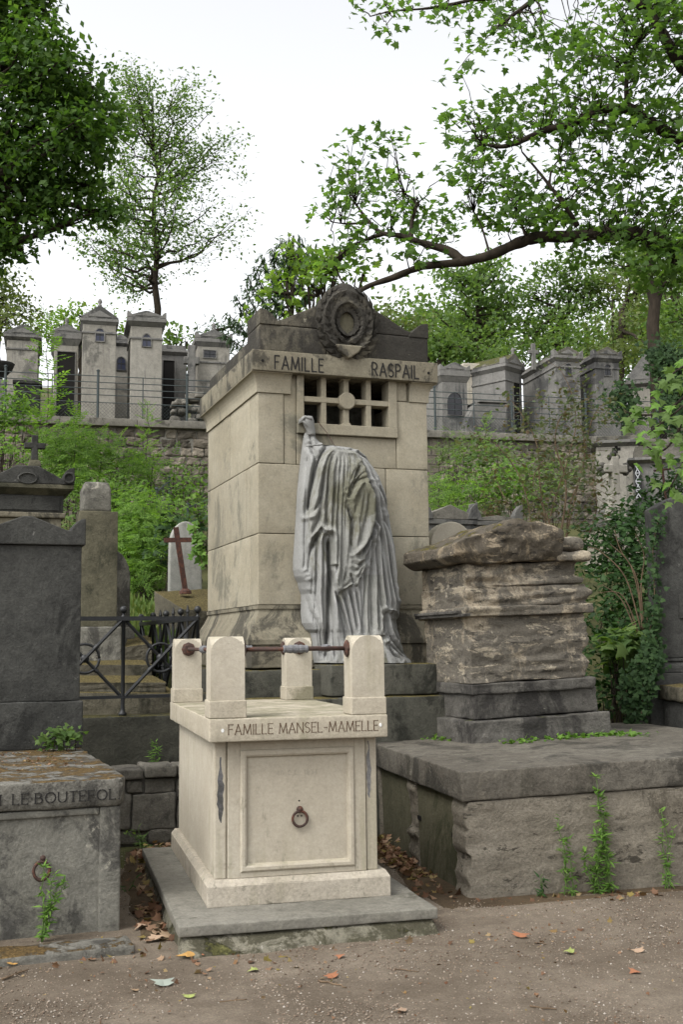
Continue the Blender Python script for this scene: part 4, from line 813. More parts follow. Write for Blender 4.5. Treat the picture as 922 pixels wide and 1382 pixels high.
# ================================================================ left: grey box tomb, stele, kerb
LFm = Fr(-1.24, 6.6, .355)
lt = thing('box_tomb', 'mottled grey box tomb with worn slab lettering and an iron ring', 'tomb', (-1.24, 6.6, 0), .355)
MB().rough(-1.5, -.038, .05, 2.3, -.06, .69, .05, .012, .008, 6, 41).build('body', M['left'], lt, True)
fr = MB(); fr.rough(-.155, -.035, .03, .1, -.05, .69, .04, .012, .005, 7, 42); fr.build('face_border', M['left'], lt, True)
MB().rough(-1.5, -.158, .028, .1, .648, .69, .04, .012, .005, 7, 43).build('face_border', M['left'], lt, True)
def chamf(P):
    Q = P.copy(); k = np.clip((P[:, 0] + .10) / .1, 0, 1) * np.clip((.10 - P[:, 1]) / .1, 0, 1); Q[:, 0] -= .035 * k; Q[:, 1] += .02 * k
    lo = np.clip((.72 - P[:, 2]) / .03, 0, 1); Q[:, 1] += .022 * lo * np.clip((.1 - P[:, 1]) / .1, 0, 1); Q[:, 0] -= .02 * lo * np.clip((P[:, 0] + .1) / .1, 0, 1); return Q
MB().rough(-1.55, .0, .0, 2.35, .694, .85, .035, .012, .009, 8, 44, warp=chamf, maxn=70).build('top_slab', M['left_top'], lt, True)
lettering('inscription', 'FAMILLE\u00b7BOUTEFOL.', -.89, -.052, .735, .056, -.006, M['letters_dark'], lt, .13, .22, .1, .5, skip=(4,))
r_ = MB().torus((-.474, .016, .365), .043, .009, 24, 8, sz=1.15).build('ring_handle', M['iron_rust'], lt, True)
MB().sphere((-.468, .02, .432), .016).build('ring_boss', M['iron_rust'], r_, True)
kb = MB().rough(-1.6, -.04, -.505, -.27, -.06, .052, .05, .02, .012, 7, 45).build('kerb_stone', M['left_top'], None, True); kb.location = (-1.24, 6.6, 0); kb.rotation_euler = (0, 0, .355)
tag(kb, 'flat grey kerb stone lying on the gravel before the mottled box tomb', 'kerb')

sf = (-1.98, 8.55, .35)
sl_t = thing('stele', 'sooty dark grey stele with low pediment standing behind the mottled box tomb', 'gravestone', (sf[0], sf[1], .852), .35)
MB().rough(-.84, .022, -.03, .30, -.002, .345, .05, .01, .008, 7, 46).build('base', M['stele'], sl_t, True)
MB().rough(-.80, .0, .0, .26, .347, 1.508, .07, .008, .004, 5, 47).build('shaft', M['stele'], sl_t, True)
pd = MB(); pd.prism([(-.82, 1.51), (.024, 1.51), (.024, 1.715), (-.005, 1.71), (-.04, 1.69), (-.07, 1.655), (-.085, 1.62), (-.11, 1.622), (-.37, 1.722), (-.44, 1.722), (-.70, 1.622), (-.725, 1.62), (-.74, 1.655), (-.77, 1.69), (-.80, 1.71), (-.82, 1.715)], -.03, .28); pd.build('pediment', M['stele'], sl_t, bevel=.008)

# tall monument with a cross behind it
um = thing('pediment_monument', 'tall dark monument with scrolled pediment topped by a small stone cross', 'monument', (-2.9, 11.5, 1.0), .35)
zz = lambda z: z - 1.0
sc_ = M['olive']
MB().rough(-.68, .02, .02, .6, 0, zz(2.905), .1, .008, .005, 5, 48).build('shaft', M['rasp_band'], um, True)
MB().box(-.72, .06, -.02, .64, zz(2.907), zz(2.965)).build('moulding', M['rasp_band'], um, bevel=.015)
MB().rough(-.70, .04, .0, .62, zz(2.967), zz(3.14), .08, .006, .004, 5, 49).build('frieze', M['stele'], um, True)
MB().box(-.62, -.0, -.012, .0, zz(2.985), zz(3.125)).build('name_panel', M['stele'], um, bevel=.004)
m = MB(); m.frustum((-.70, .04, 0, .62), (-.78, .125, -.085, .70), zz(3.142), zz(3.20)); m.box(-.785, .13, -.09, .70, zz(3.201), zz(3.245)); m.build('cornice', M['olive'], um, bevel=.006)
m = MB(); m.prism([(-.78, zz(3.247)), (.12, zz(3.247)), (-.22, zz(3.43)), (-.44, zz(3.43))], -.085, .68); m.build('pediment', M['stele'], um, bevel=.01)
sc2 = [(0.005, zz(3.25)), (.135, zz(3.25)), (.135, zz(3.425))] + [(.135 - .12 * math.sin(t), zz(3.30) + .125 * math.cos(t)) for t in np.linspace(.05, 1.9, 9)]
a_ = MB().prism(sc2, -.1, .02).build('acroterion', M['stele'], um, bevel=.006); MB().torus((.08, -.105, zz(3.315)), .05, .014, 16, 6).build('scroll', M['stele'], a_, True)
MB().prism([(-.65 - x, z) for x, z in sc2][::-1], -.1, .02).build('acroterion', M['stele'], um, bevel=.006)
MB().torus((-.33, -.09, zz(3.30)), .09, .012, 20, 6, sz=.6).build('carved_garland', M['stele'], um, True)
m = MB(); m.frustum((-.33 + .0, -.19, -.06, .08), (-.31, -.21, -.04, .06), zz(3.43), zz(3.50)); m.build('cross_base', M['olive'], um, bevel=.006)
m = MB(); m.prism([(-.295, zz(3.50)), (-.225, zz(3.50)), (-.23, zz(3.62)), (-.155, zz(3.62)), (-.155, zz(3.68)), (-.23, zz(3.68)), (-.23, zz(3.76)), (-.29, zz(3.76)), (-.29, zz(3.68)), (-.365, zz(3.68)), (-.365, zz(3.62)), (-.29, zz(3.62))], -.03, .04); m.build('cross', M['stele'], um, bevel=.008)

ns = thing('narrow_stele', 'narrow olive stained pillar stele with a chipped block on top behind the iron railing', 'gravestone', (-2.6, 11.2, 1.05), .35)
MB().rough(-.07, .42, -.05, .42, -.1, .33, .05, .012, .01, 6, 50).build('base', M['olive'], ns, True)
MB().rough(-.05, .405, -.03, .40, .332, .74, .05, .012, .012, 6, 51).build('base', M['left'], ns, True)
MB().rough(-.02, .36, .0, .34, .742, 1.90, .07, .006, .003, 5, 52).build('shaft', M['olive'], ns, True)
def chip(P):
    Q = P.copy(); t = np.clip((P[:, 2] - 2.12) / .1, 0, 1); c_ = (P[:, 0] - .155) * t * .25; Q[:, 0] -= c_; Q[:, 1] -= (P[:, 1] - .17) * t * .25; return Q
MB().rough(.01, .30, .03, .31, 1.902, 2.205, .035, .025, .012, 9, 53, warp=chip).build('cap_block', M['left'], ns, True)
rs2 = thing('round_stele', 'pale round topped headstone half hidden behind the narrow pillar stele', 'gravestone', (-2.35, 12.2, 1.3), .35)
m = MB(); out = [(-.40, 0), (.055, 0), (.055, 1.03)] + [(.055 - .23 * (1 - math.cos(t)), 1.03 + .32 * math.sin(t)) for t in np.linspace(.15, PI - .15, 12)] + [(-.40, 1.03)]
m.prism(out, 0, .13); m.build('slab', M['left'], rs2, bevel=.012)
MB().rough(-.45, .1, -.05, .2, -.1, .5, .06, .01, .008, 6, 54).build('base', M['left'], rs2, True)

# low rubble wall and kerb wall between the grey tomb and the pale tomb
rw = thing('low_stone_wall', 'low rubble stone retaining wall between the mottled box tomb and the pale tomb', 'wall', (-1.6, 9.2, 0), .35)
RW = Fr(-1.6, 9.2, .35)
def px(x, y): return RW.p(x / 3.058, 930 + y / 3.058)
i = 60
for (xa, ya, xb, yb, dv) in ((470, 330, 588, 374, -.04), (590, 314, 727, 362, -.05), (520, 376, 592, 430, 0), (596, 368, 727, 430, .01), (543, 434, 727, 578, -.012), (490, 434, 540, 582, .0), (470, 586, 610, 640, .01), (612, 582, 727, 636, -.005), (728, 310, 840, 360, -.045), (729, 366, 840, 450, 0), (729, 452, 840, 600, 0), (380, 335, 468, 374, -.03), (380, 376, 488, 580, 0), (380, 584, 468, 640, 0)):
    u0, z1_ = px(xa, ya); u1, z0_ = px(xb, yb); i += 1
    u1 = max(u1, u0 + .08)
    MB().rough(u0 + .004, u1 - .004, dv, .3, max(-.05, z0_ + .004), max(z1_ - .004, .06), .03, .018, .014, 8, i).build('stone', M['rubble'], rw, True)
MB().box(-1.2, 1.0, .05, .5, -.05, .56).build('mortar', M['mortar'], rw)
kw = thing('kerb_wall', 'dark damp kerb wall carrying the black iron railing', 'wall', (-1.9, 9.84, 0), .35)
MB().rough(-1.4, 1.0, 0, .30, .0, 1.0, .06, .015, .01, 6, 80).build('upper_wall', M['kerb'], kw, True)
MB().rough(-1.4, .35, -.32, -.005, .0, .575, .08, .02, .015, 6, 81).build('earth_ledge', M['kerb'], kw, True)

# black iron railing
ir = thing('iron_railing', 'black wrought iron grave railing with crossed bars, rings and ball finials', 'railing', (-1.9, 9.95, 1.0), .35)
def bar(name, a, b, w_=.013, d_=.009, parent=ir):
    a = Vector(a); b = Vector(b); return MB().tube([a, b], w_, 6).build(name, M['iron'], parent)
def panel(a, b):                 # a, b = plan points of two posts
    a = Vector((*a, 0)); b = Vector((*b, 0)); d = (b - a).normalized(); L = (b - a).length; up = Vector((0, 0, 1)); zb, zt = .17, .82
    nrm = d.cross(up); c_ = (a + b) / 2 + up * (zb + zt) / 2
    for s_ in (1, -1):
        p0 = a + d * .02 + up * (zb if s_ > 0 else zt); p1 = b - d * .02 + up * (zt if s_ > 0 else zb); off = nrm * .008 * s_
        bar('crossed_bar', p0 + off, p1 + off, .016)
        dd = (p1 - p0).normalized()
        for t in (-.135, .135): MB().tube([c_ + off + dd * (t - .022), c_ + off + dd * (t + .022)], .021, 8).build('collar', M['iron'], ir)
    m = MB(); pts = [c_ + d * .125 * math.cos(t) + up * .125 * math.sin(t) for t in np.linspace(0, 2 * PI, 29)]
    m.tube(pts, .012, 6); m.build('ring', M['iron'], ir, True)
    MB().tube([c_ - nrm * .018, c_ + nrm * .018], .036, 16).build('boss', M['iron'], ir, True)
    for z, r_ in ((zt + .02, .023), (zb - .01, .017)):
        m = MB(); q = nrm * r_; o_ = up * r_ * .8
        m.add([a + up * z + q + o_, a + up * z - q + o_, a + up * z - q - o_, a + up * z + q - o_, b + up * z + q + o_, b + up * z - q + o_, b + up * z - q - o_, b + up * z + q - o_], [(0, 1, 2, 3), (7, 6, 5, 4), (0, 4, 5, 1), (1, 5, 6, 2), (2, 6, 7, 3), (3, 7, 4, 0)])
        m.build('rail', M['iron'], ir)
def post(p, knob=True):
    MB().lathe([(.036, 0), (.036, .02), (.02, .035), (.017, .06), (.017, .84), (.024, .845), (.024, .858), (.012, .868), (.012, .89)], 10, (p[0], p[1], 0)).build('post', M['iron'], ir, True)
    if knob: MB().sphere((p[0], p[1], .918), .034, 12, 8).build('ball_finial', M['iron'], ir, True)
PF = [(-1.35, 0), (-.69, 0), (-.028, 0), (.635, 0)]
for p in PF: post(p)
for a, b in zip(PF, PF[1:]): panel(a, b)
PS = [(.62, .66), (.61, 1.32), (.60, 1.98), (.59, 2.64)]
for p in PS: post(p)
prev = PF[-1]
for p in PS: panel(prev, p); prev = p
for k in range(3): MB().lathe([(.013, .1), (.013, .9), (.02, .91), (.004, .97)], 8, (.615, .33 + .66 * k, 0)).build('spear', M['iron'], ir)

def quad_slab(name, label, cat, corners, thick, mat, seed):
    """corners (front-left, front-right, back-right, back-left) in the world -> one sloping slab with its own thickness"""
    c = [Vector(p) for p in corners]
    def wp(P):
        u = P[:, 0:1]; v = P[:, 1:2]
        B = (np.array(c[0]) * (1 - u) * (1 - v) + np.array(c[1]) * u * (1 - v) + np.array(c[2]) * u * v + np.array(c[3]) * (1 - u) * v)
        B[:, 2] += (P[:, 2] - 1) * thick; return B
    o = MB().rough(0, 1, 0, 1, 0, 1, .05, .012, .012, 8, seed, warp=wp).build(name, mat, None, True)
    return tag(o, label, cat)
quad_slab('grave_slab', 'moss covered grave slab just behind the black iron railing', 'grave slab', [at(60, 921, 10.5), at(224, 921, 10.5), at(192, 904, 11.25), at(60, 904, 11.25)], .13, M['mossy'], 90)
quad_slab('grave_step', 'dark stone step under the moss covered grave slab', 'step', [at(50, 934, 10.42), at(240, 936, 10.42), at(222, 924, 11.3), at(50, 924, 11.3)], .35, M['mossy'], 91)
quad_slab('grave_step', 'narrow mossy step at the foot of the narrow pillar stele', 'step', [at(108, 897, 10.9), at(205, 897, 10.9), at(190, 889, 11.4), at(108, 889, 11.4)], .3, M['mossy'], 92)
quad_slab('grave_slab', 'small mossy slab between the narrow pillar stele and the rusty cross grave', 'grave slab', [at(168, 873, 11.3), at(205, 868, 11.3), at(203, 857, 12.4), at(172, 860, 12.4)], .2, M['mossy'], 93)
quad_slab('tilted_grave', 'high sloping grave with a moss covered top carrying a rusty cross', 'grave slab', [at(247, 822, 12.7), at(300, 826, 13.0), at(296, 794, 14.2), at(208, 798, 13.7)], .75, M['mossy'], 94)
cr = thing('rusty_cross', 'leaning red rust iron cross on the moss covered grave', 'cross', at(250, 798, 13.5), .3)
top = at(237, 712, 13.5) - at(250, 798, 13.5); ax = Vector((top.x, 0, top.z)); sx = Vector((1, 0, .03))
m = MB()
def plank(m, a, b, w_, t_):
    a = Vector(a); b = Vector(b); d = (b - a).normalized(); s_ = d.cross(Vector((0, 1, 0))).normalized() * w_ / 2; q = Vector((0, t_ / 2, 0))
    m.add([a - s_ - q, a + s_ - q, a + s_ + q, a - s_ + q, b - s_ - q, b + s_ - q, b + s_ + q, b - s_ + q], [(3, 2, 1, 0), (4, 5, 6, 7), (0, 1, 5, 4), (1, 2, 6, 5), (2, 3, 7, 6), (3, 0, 4, 7)])
plank(m, (0, 0, 0), ax, .062, .03); m.build('upright', M['rustcross'], cr)
m = MB(); c_ = ax * .80; plank(m, c_ - sx * .165 - Vector((0, .001, 0)), c_ + sx * .165 - Vector((0, .001, 0)), .055, .026); m.build('crossbar', M['rustcross'], cr)
MB().lathe([(.075, -.03), (.07, 0), (.045, .03)], 8).build('foot', M['rustcross'], cr)
hd = thing('arched_headstone', 'white arched headstone behind the rusty cross', 'gravestone', at(249, 800, 13.95) + Vector((0, .1, -.3)), .3)
out = [(-.21, 0), (.21, 0), (.20, .85)] + [(.2 * math.cos(t), .9 + .30 * math.sin(t)) for t in np.linspace(.1, PI - .1, 15)] + [(-.20, .85)]
MB().prism(out, 0, .16).build('slab', M['head'], hd, bevel=.015)

# ================================================================ graves behind the crumbling tomb
GS = Fr(1.4, 13.5, .25)
def house_tomb(label, u0, u1, z0, ze, za, depth, v=0, fr_=GS, mat=M['chap_g'], ears=True, cat='tomb', name='ridged_tomb'):
    p = fr_.w((u0 + u1) / 2, v); h = (u1 - u0) / 2
    t = thing(name, label, cat, (p.x, p.y, z0), fr_.a)
    MB().box(-h * .9, h * .9, .03, depth - .03, 0, ze - z0 - .06).build('body', mat, t, bevel=.01)
    MB().box(-h, h, 0, depth, ze - z0 - .058, ze - z0).build('cornice', M['chap_g'], t, bevel=.008)
    MB().prism([(-h, ze - z0 + .002), (h, ze - z0 + .002), (h, ze - z0 + .03), (0, za - z0), (-h, ze - z0 + .03)], .0, depth).build('roof', M['coping'], t, bevel=.006)
    if ears:
        q = [(0, 0), (.13, 0), (.12, .06), (.09, .13), (.04, .19), (0, .21)]
        for s_ in (-1, 1):
            pts = [(s_ * (h - x), ze - z0 + .004 + z) for x, z in q]
            MB().prism(pts if s_ < 0 else pts[::-1], -.012, .12).build('acroterion', M['chap_g'], t, bevel=.005)
    return t
house_tomb('low grey tomb with ridged lid and eared corners seen over the crumbling roof', -.44, .26, 2.2, 3.07, 3.25, 1.3)
house_tomb('low grey sarcophagus beside the ridged tomb, one dark corner ear showing', .32, 1.0, 2.3, 3.10, 3.17, 1.1, .35)
rh = thing('round_headstone', 'small cream round topped headstone peeping over the mossy edge of the crumbling tomb', 'gravestone', tuple(Fr(1.2, 11.6, .3).w(-.06, 0, 1.2)), .3)
MB().prism([(-.24, 0), (.24, 0), (.24, 1.36)] + [(.24 * math.cos(t), 1.38 + .26 * math.sin(t)) for t in np.linspace(0, PI, 17)] + [(-.24, 1.36)], 0, .2).build('slab', M['mansel'], rh, bevel=.012)

rs3 = thing('dark_stele', 'dark grey stele at the right edge with mouldings and ivy up its side', 'gravestone', (2.925, 10.45, .5), .1)
MB().rough(-.14, 1.0, -.02, .6, 0, .24 + .0, .07, .012, .008, 6, 101).build('base', M['stele'], rs3, True)
MB().rough(-.12, 1.0, .0, .6, .242, .80, .07, .01, .006, 6, 102).build('pedestal', M['stele'], rs3, True)
m = MB(); m.box(-.02, 1, .06, .55, .802, .85); m.frustum((-.015, 1, .065, .55), (.045, 1, .11, .5), .851, .90); m.box(.03, 1.0, .09, .52, .901, .93); m.build('moulding', M['stele'], rs3, bevel=.008)
def cut(P):
    Q = P.copy(); t = np.clip((P[:, 2] - 2.2) / .2, 0, 1); Q[:, 2] -= t * .14 * np.clip((.36 - P[:, 0]) / .3, 0, 1) ** 1.3; return Q
MB().rough(.05, .98, .12, .40, .932, 2.49, .06, .015, .006, 5, 103, warp=cut).build('shaft', M['stele'], rs3, True)
MB().box(.24, .9, .1, .121, 1.30, 1.52).build('name_panel', M['stele'], rs3, bevel=.004)
ml = MB().rough(-.06, 1.0, -.55, -.03, .56, .70, .04, .03, .02, 8, 104).build('mossy_ledge', M['mossy'], rs3, True)
MB().rough(-.02, 1.0, -.5, -.05, -.1, .555, .08, .012, .008, 6, 105).build('lower_block', M['stele'], rs3, True)

# ================================================================ terrace wall, its stones, coping and railing
TX, TY, TAa = -6.2, 25.5, .25
TF = lambda v: Fr(TX - v * math.sin(TAa), TY + v * math.cos(TAa), TAa)
tw = thing('terrace_wall', 'long rubble stone retaining wall of the upper terrace with overhanging coping', 'wall', (TX, TY, 4.2), TAa)
MB().box(-9, 22, .04, .6, 0, 2.5).build('mortar', M['mortar'], tw)
protos = []
for k in range(8):
    m = MB(); L = [.46, .38, .30, .52, .42, .34, .26, .48][k]; m.rough(-L / 2, L / 2, 0, .16, 0, .24, .08, .04, .055, 7, 120 + k, maxn=5)
    me = bpy.data.meshes.new('stone'); me.from_pydata(m.v, [], m.f); me.materials.append(M['terr']); protos.append((L, me))
r_ = random.Random(3); extra = MB(); nst = 0
z = .28; row = 0
while z < 2.42:
    h = r_.uniform(.18, .26); u = -8.8 + r_.random() * .3
    while u < 21.5:
        L, me = protos[r_.randrange(8)]; sc = r_.uniform(.75, 1.15); ww = L * sc
        vis = (-1.65 < u < 3.2 or 8.75 < u < 12.9) and z > .45
        if vis and nst < 296:
            o = bpy.data.objects.new('stone', me); C.objects.link(o); o.parent = tw; o.location = (u + ww / 2, r_.uniform(-.02, .02), z); o.scale = (sc, 1, (h - .006) / .24); o.rotation_euler = (r_.uniform(-.04, .04), r_.uniform(-.05, .05), r_.uniform(-.05, .05)); nst += 1
        else: extra.box(u + .01, u + ww - .01, r_.uniform(-.01, .015), .1, z + .006, z + h - .008)
        u += ww + .018
    z += h; row += 1
extra.build('coursed_stones', M['terr'], tw, kind='stuff')
u = -9
while u < 22:
    L = 1.75
    MB().rough(u + .004, u + L - .004, -.09, .7, 2.46, 2.64, .12, .012, .008, 5, int(u * 3) + 60, maxn=14).build('coping_stone', M['coping'], tw, True); u += L
tr = thing('terrace_railing', 'dark green iron railing with wire mesh panels along the terrace coping', 'railing', (TX, TY, 6.84), TAa)
ig = M['iron_green']; RZ = (1.05, .9, .75, .6, .42, .03)
up_ = [-8.6 + 2.08 * k for k in range(15)]; up_ = [x + .88 for x in up_]
for a in up_:
    MB().lathe([(.03, 0), (.03, 1.16), (.042, 1.165), (.042, 1.19), (.01, 1.21)], 8, (a, .22, 0)).build('post', ig, tr)
for a, b in zip(up_, up_[1:]):
    for z in RZ: MB().tube([(a + .03, .22, z), (b - .03, .22, z)], .011, 5).build('rail', ig, tr)
    MB().tube([((a + b) / 2, .22, .0), ((a + b) / 2, .22, 1.05)], .013, 5).build('baluster', ig, tr)
    m = MB(); st_ = .085; n = int((b - a) / st_)
    for k in range(-4, n):
        for s_ in (1, -1):
            xa = a + k * st_; x0_, x1_ = max(a, xa), min(b, xa + .39)
            if x1_ <= x0_: continue
            f0, f1 = (x0_ - xa) / .39, (x1_ - xa) / .39; z0_, z1_ = (.03 + .39 * f0, .03 + .39 * f1) if s_ > 0 else (.42 - .39 * f0, .42 - .39 * f1)
            m.tube([(x0_, .22 + .004 * s_, z0_), (x1_, .22 + .004 * s_, z1_)], .0028, 3, cap=False)
    m.build('wire_mesh', ig, tr, kind='stuff')

# little stair rail on the slope
sr = thing('stair_railing', 'small dark iron stair railing among the bushes below the terrace wall', 'railing', (0, 0, 0), 0)
def sp(x, y0, y1, Y, r_=.02):
    a = at(x, y0, Y); b = at(x, y1, Y); b = Vector((a.x, a.y, b.z)); MB().tube([b, a], r_, 7).build('post', ig, sr); MB().sphere(tuple(a), r_ * 1.7, 8, 6).build('knob', ig, sr); return a
A = sp(211, 660, 720, 18.6); B = sp(228, 645, 715, 19.4); D = sp(253, 681, 735, 18.2); E = at(290, 671, 19.4)
for dz in (0, -.28):
    MB().tube([A + Vector((0, 0, -.05 + dz)), B + Vector((0, 0, -.06 + dz))], .013, 6).build('rail', ig, sr); MB().tube([D + Vector((0, 0, -.05 + dz)), E + Vector((0, 0, dz))], .013, 6).build('rail', ig, sr)
    MB().tube([at(165, 662, 18.0) + Vector((0, 0, dz)), A + Vector((0, 0, -.04 + dz))], .012, 6).build('rail', ig, sr)
for x, y0, y1, Y in ((219.5, 654, 715, 19), (270, 677, 730, 18.8)): MB().tube([at(x, y0, Y), at(x, y0, Y) - Vector((0, 0, .7))], .01, 6).build('baluster', ig, sr)

# ================================================================ chapels of the upper terrace
def chapel(label, v, u0, u1, z0, zc, ze, za, depth=1.6, mat='chap', roof='chap_d', win=None, door=None, string=None, acro=True, over=.07, finial=False, cat='mausoleum', frame=None, tilt=0, arch=True, name='chapel', flat_roof=False, pal='chap_g'):
    f = frame or TF(v); p = f.w((u0 + u1) / 2, 0 if frame is None else v); h = (u1 - u0) / 2; c_ = (u0 + u1) / 2
    t = thing(name, label, cat, (p.x, p.y, z0), f.a); R_ = lambda z: z - z0
    MB().box(-h, h, 0, depth, 0, R_(zc)).build('wall', M[mat], t, bevel=.012)
    MB().box(-h - .03, h + .03, -.03, depth + .03, -.2, .22).build('plinth', M[pal], t, bevel=.015)
    m = MB(); m.frustum((-h, h, 0, depth), (-h - over, h + over, -over, depth + over), R_(zc) + .002, R_(zc) + (R_(ze) - R_(zc)) * .5); m.box(-h - over - .01, h + over + .01, -over - .01, depth + over + .01, R_(zc) + (R_(ze) - R_(zc)) * .5 + .002, R_(ze)); m.build('cornice', M[pal], t, bevel=.006)
    if flat_roof: MB().box(-h + .02, h - .02, .02, depth - .02, R_(ze) + .002, R_(za)).build('roof', M[roof], t, bevel=.01)
    else:
        r0 = R_(ze) + .002; MB().prism([(-h - over, r0), (h + over, r0), (h + over, r0 + .04), (.04, R_(za)), (-.04, R_(za)), (-h - over, r0 + .04)], -over, depth + over).build('roof', M[roof], t, bevel=.01)
        MB().prism([(-h * .72, r0 + .045), (h * .72, r0 + .045), (0, r0 + .045 + (R_(za) - r0) * .5)], -over - .012, -over + .02).build('tympanum', M[pal], t)
    if acro and not flat_roof:
        q = [(0, 0), (.14, 0), (.12, .06), (.08, .11), (.03, .15), (0, .15)]
        for s_ in (-1, 1):
            pts = [(s_ * (h + over + .004 - x), R_(ze) + .006 + z) for x, z in q]; MB().prism(pts if s_ < 0 else pts[::-1], -over - .006, -over + .2).build('acroterion', M[pal], t, bevel=.006)
    if finial: MB().lathe([(.05, 0), (.05, .05), (.03, .08), (.06, .13), (.03, .2), (.004, .22)], 10, (0, .0, R_(za) - .02)).build('finial', M[pal], t, True)
    if string: MB().box(-h - .025, h + .025, -.025, depth + .025, R_(string) - .025, R_(string) + .025).build('string_course', M[pal], t, bevel=.008)
    def opening(o, nm, pane, barred=False):
        a, b, zb, zt = o[:4]; kind = o[4] if len(o) > 4 else 'round'; a -= c_; b -= c_; zb = R_(zb); zt = R_(zt); w_ = (b - a) / 2; mx_ = (a + b) / 2
        def outl(e):
            A_, B_ = a - e, b + e; ww = w_ + e
            if kind == 'flat': return [(A_, zb - e), (B_, zb - e), (B_, zt + e), (A_, zt + e)]
            if kind == 'gothic': top = [(mx_ + ww * x, zt - w_ * 1.25 + (w_ * 1.25 + e * 1.3) * y) for x, y in ((1, 0), (.92, .35), (.7, .64), (.4, .86), (0, 1), (-.4, .86), (-.7, .64), (-.92, .35), (-1, 0))]
            else: top = [(mx_ + ww * math.cos(t), zt - w_ + ww * math.sin(t)) for t in np.linspace(0, PI, 9)]
            return [(A_, zb - e), (B_, zb - e)] + top
        i_, o_ = outl(0), outl(.022); n = len(i_); m = MB()
        m.add([(x, -.028, z) for x, z in i_] + [(x, -.028, z) for x, z in o_] + [(x, .0, z) for x, z in i_] + [(x, .0, z) for x, z in o_], sum([[(k, (k + 1) % n, n + (k + 1) % n, n + k), (k, 2 * n + k, 2 * n + (k + 1) % n, (k + 1) % n), (n + k, n + (k + 1) % n, 3 * n + (k + 1) % n, 3 * n + k)] for k in range(n)], []))
        w2 = m.build(nm, M[pal], t)
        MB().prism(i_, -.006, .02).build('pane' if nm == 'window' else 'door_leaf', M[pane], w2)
        if nm == 'window': MB().box(mx_ - .012, mx_ + .012, -.012, -.007, zb, zt).build('glazing_bar', M['iron'], w2); MB().box(a, b, -.012, -.007, (zb + zt) / 2 - .012, (zb + zt) / 2 + .012).build('glazing_bar', M['iron'], w2)
    if win: opening(win, 'window', win[5] if len(win) > 5 else 'bluepane')
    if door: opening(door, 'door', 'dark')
    return t
Z0 = 6.84
chapel('pale gabled chapel at the far left of the terrace above the wall', 2, -1.55, -.80, Z0, 9.12, 9.25, 9.5, finial=False, acro=False, mat='chap', string=8.9)
dkb = thing('box_grave', 'dark low box grave in front of the far left gabled chapel', 'tomb', tuple(TF(1.2).w(-1.02, 0, Z0)), TAa)
MB().box(-.3, .3, 0, .7, 0, 1.0).build('body', M['stele'], dkb, bevel=.02); MB().box(-.34, .34, -.04, .74, 1.002, 1.1).build('lid', M['stele'], dkb, bevel=.02)
chapel('dark doored chapel with sooty roof, left of the two tall narrow chapels', 2, -.42, .17, Z0, 9.05, 9.36, 9.57, mat='chap', door=(-.33, .09, 7.0, 8.88, 'flat'), acro=False, finial=True, string=9.2)
chapel('tall narrow chapel with round arched window and plain gable, left of the pair', 1.2, .255, 1.05, Z0, 9.40, 9.54, 9.86, 1.2, win=(.56, .76, 8.99, 9.30), string=9.20, acro=False, finial=True, over=.05)
chapel('tall narrow chapel with pointed window and eared roof, right of the pair', 1.2, 1.405, 2.17, Z0, 9.42, 9.62, 9.80, 1.2, win=(1.69, 1.89, 8.92, 9.23, 'gothic'), string=9.12, over=.09)
chapel('small chapel with arched window glimpsed between the two tall narrow chapels', 3.5, .95, 1.62, Z0, 9.5, 9.62, 9.8, 1.2, win=(1.2, 1.41, 8.86, 9.20), acro=False)
chapel('grey chapel with dark flat roof and panelled door beside the stone cross', 3, 2.30, 2.98, Z0, 9.2, 9.34, 9.48, 1.2, mat='chap_g', door=(2.36, 2.66, 7.0, 9.05, 'flat'), acro=False, flat_roof=True)
def stone_cross(label, base, h, w_, mat, rz=TAa, mound=True, name='stone_cross', knobs=False, t_=.08):
    t = thing(name, label, 'cross', tuple(base), rz); z0_ = .3 * h if mound else 0; a = h * .075
    if mound: MB().frustum((-a * 3, a * 3, -a * 2, a * 2.4), (-a * 1.3, a * 1.3, -a, a), -.3, z0_).build('base', M[mat], t, bevel=.02)
    zc_ = z0_ + (h - z0_) * .68; m = MB(); m.prism([(-a, z0_), (a, z0_), (a, zc_ - a), (w_, zc_ - a), (w_, zc_ + a), (a, zc_ + a), (a, h), (-a, h), (-a, zc_ + a), (-w_, zc_ + a), (-w_, zc_ - a), (-a, zc_ - a)], -t_, t_); m.build('cross', M[mat], t, bevel=.015)
    if knobs:
        for (x, z) in ((-w_, zc_), (w_, zc_), (0, h)):
            for dx, dz in ((0, .06), (0, -.06), (.06, 0), (-.06, 0)): MB().sphere((x + dx, 0, z + dz), .055, 8, 6, (1, 1.3, 1)).build('lobe', M['ruin_dark'], t, True)
    return t
stone_cross('grey stone cross on a rubble mound between the grey chapel and the beige tomb', TF(1.0).w(2.87, 0, 7.75), 1.2, .19, 'chap_g', mound=False)
rm = MB()
for k in range(26):
    x = r_.uniform(-.42, .42); zz_ = r_.uniform(0, .95) * (1 - .5 * abs(x)); q = r_.uniform(.07, .13); rm.rough(x - q, x + q, r_.uniform(-.1, .05), .4, zz_, zz_ + q * 1.3, .1, .04, .03, 8, 300 + k, maxn=3)
o = rm.build('rubble_mound', M['coping'], None, True); o.location = TF(.9).w(2.8, 0, Z0); o.rotation_euler = (0, 0, TAa); tag(o, 'mound of pale rubble stones under the grey stone cross on the terrace', 'rubble'); o['kind'] = 'stuff'
chapel('gabled chapel with dark vent partly hidden behind the left side of the beige tomb', 1.2, 3.05, 3.85, Z0, 9.0, 9.2, 9.42, 1.4, mat='chap', win=(3.2, 3.5, 8.72, 8.9, 'flat', 'blackout'), finial=True, over=.06, string=8.6)
